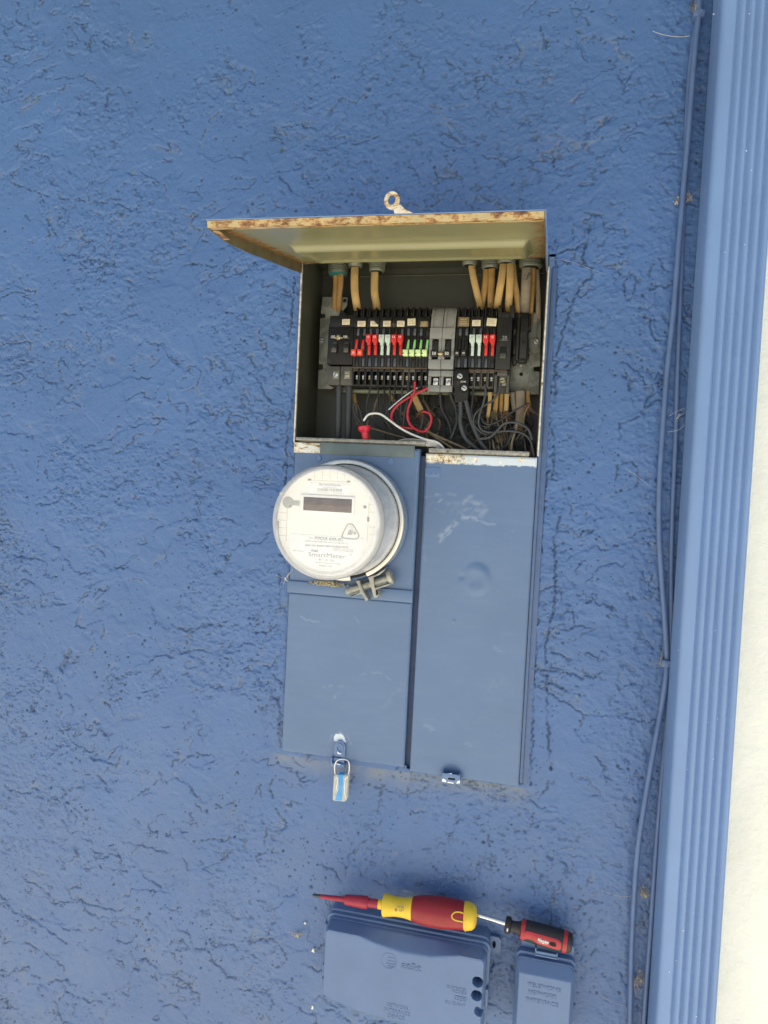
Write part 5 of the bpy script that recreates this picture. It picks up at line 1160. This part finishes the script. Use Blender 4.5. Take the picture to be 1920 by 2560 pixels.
def rrect(x0, x1, z0, z1, r, n=7):
    out = []
    for cx, cz, a0 in ((x1 - r, z1 - r, 0), (x0 + r, z1 - r, 90), (x0 + r, z0 + r, 180), (x1 - r, z0 + r, 270)):
        for k in range(n + 1): a = math.radians(a0 + 90 * k / n); out.append((cx + r * math.cos(a), cz + r * math.sin(a)))
    return out
def bowed(x0, x1, z1, r, off):
    out = []
    for cx, cz, a0 in ((x1 - r, z1 - r, 0), (x0 + r, z1 - r, 90)):
        for k in range(8): a = math.radians(a0 + 90 * k / 7); out.append((cx + r * math.cos(a), cz + r * math.sin(a)))
    out += [(x0, float(abot(x0)) + off + .012), (x0 + .001, float(abot(x0)) + off + .006), (x0 + .004, float(abot(x0)) + off + .001)]
    for x in np.linspace(x0 + .010, x1 - .010, 22): out.append((float(x), float(abot(x)) + off))
    out += [(x1 - .004, float(abot(x1)) + off + .001), (x1 - .001, float(abot(x1)) + off + .006), (x1, float(abot(x1)) + off + .012)]
    return out
b = MB(); b.prism(bowed(AX0 - .001, AX1 + .001, AZ1, .010, -.001), -.014, WY + .002, .0015); nb = b.build('base', M_PLASTIC, nid)
b = MB(); b.prism(bowed(AX0 - .0025, AX1 + .0025, AZ1 - .0035, .010, 0), -.0205, -.0142, .0012); b.prism(bowed(AX0, AX1, AZ1 - .0065, .010, .002), -.026, -.0206, .0015); b.build('lid_rim', M_PLASTIC, nid)
fyb = -.0255; HH = .0235
hol = [ZN(1000, 588, fyb - HH), ZN(994, 666, fyb - HH), ZN(1012, 758, fyb - HH)]
xa_, xb_ = AX0 + .001, AX1 - .001
topc = [(ZN(x, y, fyb - HH).x, ZN(x, y, fyb - HH).z) for x, y in ((150, 262), (250, 290), (400, 360), (560, 415), (730, 442), (850, 438), (1040, 430))]
def hn(X, Z, d):
    dt = (AZ1 - .0075) - Z
    zb_ = np.interp(X, [p[0] for p in topc], [p[1] for p in topc]); lenb = np.maximum((AZ1 - .0075) - zb_, .004)
    t = np.clip(dt / lenb, 0, 1)
    top = .004 + (HH - .004) * t - .0006 * np.exp(-((dt - lenb) / .0015) ** 2)
    botz = abot(X) + .003; bl = .010 + .022 * sstep(AX0, AX0 + .10, X)
    bot = .002 + (HH - .002) * np.clip((Z - botz) / .020, 0, 1)
    edge = .0012 + (HH) * (1 - (1 - np.clip(d / .0055, 0, 1)) ** 2) ** .5
    h = np.minimum(np.minimum(top, bot), edge)
    h = h + .0012 * sstep(.0, .03, X - AX0) * 0
    for k, c in enumerate(hol):
        r = np.hypot(X - c.x, Z - c.z); R_ = .0068
        inside = sstep(R_ + .0006, R_ - .0006, r)
        if k == 2: inside = inside * (1 - sstep(.001, .004, (X - c.x) * .5 + (Z - c.z) - .001)) 
        h = h * (1 - inside) + (.004 if k < 2 else .012) * inside
    return h, None
ncv = cover('cover', xa_, xb_, AZ0 + .003, AZ1 - .0075, fyb, hn, M_PLASTIC, nid, st=.0008, botf=lambda x: abot(x) + .003)
for c in hol[:2]:
    b = MB(); b.lathe((c.x, fyb - .0042, c.z), AX, [(0, .0056), (.0004, .0056)], 20); hb = b.build('hole_floor', M_HOLE, ncv); b = MB(); b.lathe((c.x + .001, fyb - .0046, c.z + .003), AX, [(0, .002), (.0012, .0019), (.0012, .0008)], 14); b.build('screw', M_STEEL, hb)
fz = fyb - HH
def emb(t, x, y, wpx, h=None, rd=ZN, sc=2.304, dep=fz, parent=ncv, mat=M_PLASTIC, **k):
    c = rd(x, y, dep); s_ = 1 / sc / FL * (dep - CP[1]); c = Vector((c.x, dep + .0001, c.z)); return lettering(t, c, wpx * s_, mat, parent, .0005, height=None if h is None else h * s_, **k)
emb('at&t', 618, 497, 118, 46, bold=.02)
c = ZN(490, 466, fz); rr = 47 / 2.304 / FL * (fz - CP[1])
b = MB(); ringp = [Vector((c.x + rr * math.cos(a), fz, c.z + rr * math.sin(a))) for a in np.linspace(0, 2 * math.pi, 40)]; b.tube(ringp, .0004, 6, 1, 1)
for k, (o1, o2, cv) in enumerate(((.62, .5, .10), (.3, .15, .20), (-.02, -.2, .24), (-.36, -.5, .22), (-.66, -.74, .14))):
    pts = []
    for s_ in np.linspace(-.35 + .08 * abs(k - 2), 1, 14):
        z = o1 + (o2 - o1) * (s_ + 1) / 2 - cv * (1 - s_ * s_); x = s_ * math.sqrt(max(0, 1 - min(1, z * z)))
        pts.append(Vector((c.x + rr * x, fz, c.z + rr * z)))
    b.tube(pts, .0005, 6, 1, 1)
b.build('globe_emblem', M_PLASTIC, ncv)
emb('CUSTOMER', 878, 622, 118); emb('ACCESS', 893, 645, 86); emb('ACCES', 898, 687, 72); emb('DU CLIENT', 872, 711, 120)
b = MB(); p1 = ZN(868, 664, fz); p2 = ZN(938, 668, fz); b.box(p1.x, p2.x, fz - .0006, fz + .0002, p1.z - .0008, p1.z, 0); b.build('embossed_line', M_PLASTIC, ncv)
emb('NETWORK', 540, 728, 132, 24); emb('INTERFACE', 535, 758, 158, 24); emb('DEVICE', 530, 788, 100, 24)
# mounting ear at the top right, hinge tabs at the left
e = ZN(1100, 370, .002)
b = MB(); m_ = 20; vs = []; fs = []; x0, x1, z0, z1 = AX1 - .004, ZN(1135, 360, .002).x, ZN(1110, 418, .002).z, ZN(1100, 325, .002).z
out = rrect(x0, x1, z0, z1, .005, 4); inn = [(e.x - .0012 + (.0026) * math.cos(a), e.z + .0055 * math.sin(a)) for a in [2 * math.pi * k / len(out) + math.pi / 4 * 0 for k in range(len(out))]]
n = len(out)
for y in (.001, .0045): vs += [(x, y, z) for x, z in out]; vs += [(x, y, z) for x, z in inn]
for k in range(n): k2 = (k + 1) % n; q = 2 * n; fs += [(k, k2, n + k2, n + k), (q + k, q + n + k, q + n + k2, q + k2), (k, q + k, q + k2, k2), (n + k, n + k2, q + n + k2, q + n + k)]
b.add(vs, fs); b.build('mounting_ear', M_PLASTIC, nid); b = MB(); b.box(inn[0][0] - .006, inn[0][0] + .001, .0046, .006, e.z - .006, e.z + .006); b.build('ear_hole', M_HOLE, nid, smoothsh=False)
for zy0, zy1, hx in ((240, 330, 0), (480, 545, 1), (560, 640, 1)):
    p1 = ZN(135, zy0, -.02); p2 = ZN(130, zy1, -.02); b = MB(); b.box(AX0 - .0055, AX0 - .001, -.024, -.010, p2.z, p1.z, .0012); b.build('hinge_knuckle', M_PLASTIC, nid)
b = MB(); b.box(AX1 - .002, AX1 + .0028, -.030, -.012, ZN(1040, 700, -.02).z, ZN(1040, 600, -.02).z, .001); b.build('snap_tab', M_PLASTIC, nid)
# narrow telephone box
ty = -.022
TX0 = (ZT(380, 1000, ty).x + ZT(300, 2000, ty).x) / 2; TX1 = (ZT(1462, 1300, ty).x + ZT(1400, 2100, ty).x) / 2
TZ1 = (ZT(400, 860, ty).z + ZT(1380, 1020, ty).z) / 2; TZ0 = TZ1 - .12
print('TNI', TX0, TX1, TZ0 - Z0, TZ1 - Z0)
tni = thing('telephone_interface_box', ((TX0 + TX1) / 2, WY, TZ0), 'narrow blue telephone box with raised lettering under the red and black screwdriver', 'telecom box')
b = MB(); b.prism(rrect(TX0 + .006, TX1 - .002, TZ0 + .004, TZ1 + .014, .004), -.012, WY + .002, .0015); b.build('base', M_PLASTIC, tni)
b = MB(); b.prism(rrect(TX0, TX1, TZ0, TZ1, .008), -.0215, -.0122, .0015); b.prism(rrect(TX0 + .0006, TX1 - .0006, TZ0 + .001, TZ1 - .004, .008), -.028, -.0216, .0015); b.build('lid_rim', M_PLASTIC, tni)
def ht(X, Z, d):
    dt = (TZ1 - .0055) - Z
    top = .001 + .0125 * np.clip(dt / .013, 0, 1); e1 = .001 + .0125 * np.clip(d / .0042, 0, 1) ** .8
    botm = .001 + .0125 * np.clip((Z - TZ0 - .002) / .012, 0, 1)
    return np.minimum(np.minimum(top, e1), botm), None
tcv = cover('cover', TX0 + .0012, TX1 - .0012, TZ0 + .002, TZ1 - .0055, -.0275, ht, M_PLASTIC, tni, .008)
for t, x, y, wd in (('TELEPHONE', 885, 1532, 590), ('NETWORK', 858, 1664, 500), ('INTERFACE', 850, 1805, 575)): emb(t, x, y, wd, 82, ZT, 7.373, -.041, tcv, bold=.025)
p1 = ZT(722, 800, -.026); p2 = ZT(1132, 985, -.026)
b = MB(); b.box(p1.x, p2.x, -.030, -.026, p2.z + .001, p1.z - .002, .0008); b.box(p1.x, p1.x + .0018, -.030, -.014, p2.z + .002, p1.z + .002, .0006); b.box(p2.x - .0018, p2.x, -.030, -.014, p2.z + .001, p1.z, .0006); b.box(p1.x, p2.x, -.0315, -.029, p2.z, p2.z + .002, .0006); b.build('latch_clip', M_PLASTIC, tni)

# ================================================================== SCREWDRIVERS
def tool_axis(a, c): a = Vector(a); c = Vector(c); return a, (c - a), (c - a).length
sa = ZN(48, 88, -.030); sc_ = ZN(993, 214, -.026); O1, D1, L1 = tool_axis(sa, sc_); L_ = 945
def tt(x): return (x - 48) / L_ * L1
k_ = 1 / 2.304 / FL * .968
sd1 = thing('screwdriver', O1 + D1 * .6, 'insulated yellow and red screwdriver lying across the top of the wide telecom box', 'screwdriver')
b = MB(); b.lathe(O1, D1, [(0, .0005), (.001, .0022), (tt(75), .0026), (tt(100), .0028)], 14); b.build('blade_tip', M_TIP, sd1)
b = MB(); b.lathe(O1, D1, [(tt(98), .0026), (tt(100), .0030), (tt(180), .0036), (tt(243), .0040)], 18); b.build('insulated_shaft', M_TRED2, sd1)
b = MB(); b.lathe(O1, D1, [(tt(243), .0060), (tt(246), .0070), (tt(300), .0078), (tt(340), .0086), (tt(373), .0086), (tt(378), .0078), (tt(380), .0062), (tt(442), .0062)], 26); b.build('bit_socket', M_TRED2, sd1)
def R1(px): return px * k_
b = MB(); b.lathe(O1, D1, [(tt(436), R1(20)), (tt(440), R1(28)), (tt(462), R1(28)), (tt(464), R1(40)), (tt(470), R1(62)), (tt(478), R1(65)), (tt(500), R1(60)), (tt(540), R1(54)), (tt(585), R1(55)), (tt(620), R1(61)), (tt(637), R1(66))], 48); yb = b.build('yellow_neck', M_TYEL, sd1)
b = MB(); b.lathe(O1, D1, [(tt(636), R1(66)), (tt(638), R1(67.5)), (tt(680), R1(77)), (tt(730), R1(84)), (tt(790), R1(86)), (tt(850), R1(83)), (tt(910), R1(78)), (tt(928), R1(75))], 48); rb = b.build('red_grip', M_TRED, sd1)
b = MB(); b.lathe(O1, D1, [(tt(926), R1(74)), (tt(928), R1(76.5)), (tt(950), R1(76)), (tt(972), R1(70)), (tt(986), R1(58)), (tt(993), R1(40)), (tt(995), R1(10))], 48); b.build('end_cap', M_TYEL, sd1)
# yellow outline of the hanging slot, raised on the grip
ux = D1.normalized(); fr_ = Vector((0, -1, 0)); fr_ = (fr_ - fr_.dot(ux) * ux).normalized(); up_ = ux.cross(fr_) * -1
if up_.z < 0: up_ = -up_
def on_grip(x, off, rad_px, lift=.0004):
    o_ = off * k_; r = R1(rad_px) + lift; return O1 + ux * tt(x) + up_ * o_ + fr_ * math.sqrt(max(0, r * r - o_ * o_))
q = [(926, 52), (900, 54), (880, 50), (866, 38), (868, 24), (884, 15), (905, 13), (926, 12)]
b = MB(); b.tube([on_grip(x, y, 80) for x, y in q], .0010, 8, 1, 5); b.tube([on_grip(938, y, 77) for y in (60, 30, 0, -30, -60)], .0009, 8, 1, 3); b.build('yellow_outline', M_TYEL, rb)
n3 = Matrix((ux, up_, fr_)).transposed().to_4x4()
lettering('WW\n® 102 I', on_grip(575, 22, 56, .0006), .016, M_TXTD, yb, .0002, normal=n3, name='printed_mark')
# second screwdriver: chrome shaft passes behind the first one's cap
O2, D2, L2 = tool_axis(ZN(900, 172, -.012), ZN(1160, 249, -.020))
sd2 = thing('screwdriver', ZT(760, 550, -.022), 'red and black rubber-gripped screwdriver with chrome shaft, resting on the narrow telephone box', 'screwdriver')
b = MB(); b.cyl(O2, ZN(1170, 252, -.0205), .0032, 16, .0004); b.build('shaft', M_CHROME, sd2)
O3_, D3, L3 = tool_axis(ZT(165, 372, -.021), ZT(1400, 725, -.026)); w3 = 1235
def t3(x): return (x - 165) / w3 * L3
k3 = 1 / 7.373 / FL * .972
prof = [(t3(165), 70), (t3(170), 125), (t3(190), 148), (t3(255), 148), (t3(275), 125), (t3(290), 100), (t3(330), 96), (t3(400), 108), (t3(470), 140), (t3(500), 168)]
b = MB(); b.lathe(O3_, D3, [(t, r * k3) for t, r in prof], 6 * 8); b.build('black_collar', M_TBLK, sd2)
b = MB(); b.lathe(O3_, D3, [(t3(498), 165 * k3), (t3(505), 172 * k3), (t3(560), 176 * k3), (t3(700), 180 * k3), (t3(1000), 186 * k3), (t3(1200), 186 * k3), (t3(1240), 184 * k3)], 48); g2 = b.build('rubber_grip', M_TBLK, sd2)
b = MB(); b.lathe(O3_, D3, [(t3(1238), 183 * k3), (t3(1246), 188 * k3), (t3(1300), 188 * k3), (t3(1312), 182 * k3)], 48); b.build('red_band', M_TRED3, sd2)
b = MB(); b.lathe(O3_, D3, [(t3(462), 140 * k3), (t3(480), 172 * k3), (t3(530), 182 * k3), (t3(545), 176 * k3)], 48); b.build('red_band', M_TRED3, sd2)
b = MB(); b.lathe(O3_, D3, [(t3(1310), 180 * k3), (t3(1350), 176 * k3), (t3(1390), 155 * k3), (t3(1405), 120 * k3), (t3(1410), 30 * k3)], 48); b.build('end_cap', M_TBLK, sd2)
ux3 = D3.normalized(); f3 = Vector((0, -1, 0)); f3 = (f3 - f3.dot(ux3) * ux3).normalized(); u3 = ux3.cross(f3) * -1
if u3.z < 0: u3 = -u3
def on3(x, off, lift=.0005, rad=184):
    o_ = off * k3; r = rad * k3 + lift; return O3_ + ux3 * t3(x) + u3 * o_ + f3 * math.sqrt(max(0, r * r - o_ * o_))
def patch(outline, lift, name, mat, parent, rows=26):
    """a skin lying on the curved grip, bounded by top(x) and bottom(x)"""
    vs = []; fs = []; m_ = 9; n_ = len(outline)
    for x, t_, b_ in outline:
        for k in range(m_): vs.append(on3(x, b_ + (t_ - b_) * k / (m_ - 1), lift))
    for i in range(n_ - 1):
        for k in range(m_ - 1): fs.append((i * m_ + k, (i + 1) * m_ + k, (i + 1) * m_ + k + 1, i * m_ + k + 1))
    b = MB(); b.add(vs, fs); off = len(b.v)
    for x, t_, b_ in outline:
        for k in range(m_): b.v.append(tuple(on3(x, b_ + (t_ - b_) * k / (m_ - 1), lift - .0008)))
    for i in range(n_ - 1):
        for k in (0, m_ - 1): b.f.append((i * m_ + k, (i + 1) * m_ + k, off + (i + 1) * m_ + k, off + i * m_ + k))
    for i in (0, n_ - 1):
        for k in range(m_ - 1): b.f.append((i * m_ + k, i * m_ + k + 1, off + i * m_ + k + 1, off + i * m_ + k))
    return b.build(name, mat, parent)
panelr = patch([(530, 70, -90), (560, 88, -60), (600, 94, -35), (700, 96, -30), (760, 96, -60), (800, 96, -84), (900, 96, -90), (1100, 94, -94), (1160, 88, -92), (1195, 70, -76), (1212, 36, -44)], .0005, 'red_inlay', M_TRED3, g2)
patch([(1000, 8, -8), (1008, 26, -26), (1025, 36, -36), (1060, 40, -40), (1095, 38, -38), (1115, 26, -26), (1124, 8, -8)], .0009, 'hanging_hole', M_HOLE, g2)
n3b = Matrix((ux3, u3, f3)).transposed().to_4x4()
lettering('Milwaukee', on3(885, 14, .0008), 200 * k3, M_TXTW, g2, .0002, shear=.35, bold=.025, height=62 * k3, normal=n3b)
b = MB(); p = [on3(x, y, .0009) for x, y in ((790, -34), (905, -22), (893, -32), (1000, -20), (880, -44), (892, -34))]; b.add([tuple(v) for v in p], [(0, 1, 2, 5), (5, 2, 3, 4)]); b.build('lightning_mark', M_TXTW, g2, smoothsh=False)
b = MB(); b.tube([on3(228, y, .0006, 148) for y in (-20, 0, 30)], .0009, 6, 1, 2); b.build('white_mark', M_TXTW, sd2)
# clear plastic film scrap behind the first screwdriver
p = [ZN(x, y, d) for x, y, d in ((562, 80, -.004), (566, 54, -.008), (600, 62, -.006), (632, 72, -.008), (668, 92, -.004), (640, 96, -.002), (600, 92, -.004))]
b = MB(); b.add([tuple(v) for v in p] + [(v.x, v.y + .0004, v.z) for v in p], [tuple(range(7)), tuple(range(13, 6, -1))]); fo_ = b.build('plastic_scrap', M_FILM, None, smoothsh=False); tag(fo_, 'crumpled clear plastic scrap behind the yellow screwdriver handle', 'plastic scrap')

# ================================================================== SMALL THINGS ON THE WALL
def web(px, py, n, L, mat, label, dep=.003, a0=0.0, sp_=1.6, long_=None, r=.00022, blob=True):
    c = P(px, py, dep); b = MB()
    for k in range(n):
        a = a0 + random.uniform(-sp_, sp_); l = L * random.uniform(.35, 1); p0 = c + Vector((random.gauss(0, L * .12), random.uniform(-.002, .002), random.gauss(0, L * .2)))
        p2 = p0 + Vector((math.cos(a) * l, random.uniform(-.003, .003), math.sin(a) * l)); m1 = (p0 + p2) / 2 + Vector((random.gauss(0, l * .15), 0, random.gauss(0, l * .15)))
        b.tube([p0, m1, p2], r * random.uniform(.6, 1.5), 4, 1, 5, r * .5)
    if long_:
        for q in long_: b.tube([P(x, y, d) for x, y, d in q], r, 4, 1, 6)
    if blob:
        for k in range(6):
            bm = bmesh.new(); bmesh.ops.create_icosphere(bm, subdivisions=1, radius=random.uniform(.0006, .0014)); bm.transform(Matrix.Translation(c + Vector((random.gauss(0, L * .2), 0, random.gauss(0, L * .3))))@ Matrix.Diagonal((1, .6, random.uniform(1, 2.4), 1))); b.addbm(bm)
    o = b.build('cobweb', mat, None); return tag(o, label, 'cobweb', 'cobwebs')
web(1723, 495, 16, .012, M_WEB, 'brown cobweb tuft between the cables and downspout, highest on the right', a0=.8, long_=[[(1712, 508, .0), (1735, 485, -.004), (1756, 468, -.002)]])
web(1692, 505, 10, .010, M_WEB, 'small cobweb tuft left of the upper painted cable', a0=1.5)
web(1658, 1660, 26, .020, M_WEB, 'tangled brown cobweb around the middle cable clip', a0=1.5, sp_=2.4, long_=[[(1662, 1595, -.002), (1656, 1630, -.003), (1650, 1662, .0)]])
web(1608, 2232, 26, .014, M_WEB, 'brown cobweb clump between the two lower cables', a0=.5, sp_=2.2, long_=[[(1500, 2225, .006), (1545, 2240, .004), (1580, 2240, -.004), (1590, 2232, -.004), (1628, 2190, -.002)]])
web(1596, 2448, 30, .020, M_WEB, 'stringy cobweb near the foot of the cables', a0=-.6, sp_=2.6, long_=[[(1585, 2450, -.002), (1590, 2490, -.004), (1602, 2495, -.002)], [(1500, 2487, .006), (1535, 2508, .004), (1565, 2515, .0)]])
web(718, 1450, 5, .010, M_WEBW, 'pale cobweb strands on the wall left of the meter', a0=1.0, sp_=1.2, dep=.004, long_=[[(708, 1462, .003), (718, 1440, .0), (732, 1424, -.004)], [(690, 1438, .006), (712, 1445, .0), (728, 1428, -.004)]])
web(1530, 880, 0, .01, M_WEBW, 'fine pale thread crossing the stucco right of the panel', long_=[[(1388, 648, .006), (1430, 655, .002), (1480, 674, .002), (1515, 686, .005)]], blob=False, r=.00013)
web(1690, 1050, 8, .012, M_WEBW, 'pale cobweb strands across the cables at mid height', a0=.6, sp_=.6, long_=[[(1672, 1041, -.004), (1690, 1030, -.004), (1712, 1020, -.002)], [(1670, 1080, -.002), (1695, 1075, -.004), (1712, 1062, -.002)]], blob=False)
web(1600, 85, 0, .01, M_WEBW, 'bright pale thread on the stucco near the top right', long_=[[(1632, 78, .006), (1655, 86, .003), (1690, 92, .004), (1724, 90, -.001)]], blob=False, r=.0003)
web(1620, 1210, 0, .01, M_WEBW, 'pale diagonal thread over the round ridge right of the meter', long_=[[(1564, 1172, .006), (1590, 1188, .003), (1622, 1214, .006)]], blob=False, r=.00018)
web(740, 2335, 10, .012, M_WEB, 'dry brown stringy debris on the wall left of the wide telecom box', a0=.1, sp_=.5, dep=.005, long_=[[(720, 2330, .006), (745, 2334, .002), (768, 2336, .004)]])
web(1405, 2372, 14, .010, M_WEB, 'wispy cobweb at the upper right corner of the telephone box', a0=.5, sp_=1.5, dep=.004)
web(1738, 30, 14, .016, M_WEB, 'brown cobweb hanging around the topmost cable clip', a0=1.7, sp_=.8, dep=.0)
def chip(px, py, s_, pts, label):
    c = P(px, py, .0075); b = MB(); b.prism([(c.x + x * s_, c.z + z * s_) for x, z in pts], c.y - .001, c.y + .0025, .0003); o = b.build('paint_chip', M_CHIP, None); tag(o, label, 'paint chip', 'pale chips stuck to the lower left wall')
chip(784, 2376, .0032, [(-1, -.6), (.6, -1), (.2, .2), (1, 1.1), (.1, .6), (-.4, 1.2), (-.6, .3)], 'pale jagged chip, middle one left of the wide telecom box')
chip(763, 2308, .0022, [(-1, -.3), (.1, -.8), (.9, 0), (.2, .8), (-.7, .5)], 'small pale chip level with the top of the wide telecom box')
chip(781, 2518, .0030, [(-.6, -1), (.5, -.9), (.6, .3), (.1, 1), (-.5, .8), (-.2, .1)], 'yellowish chip, lowest one left of the wide telecom box')
chip(1015, 2560 - 8, .002, [(-1, 0), (0, -.6), (1, 0), (0, .6)], 'tiny pale chip near the bottom edge of the wall')
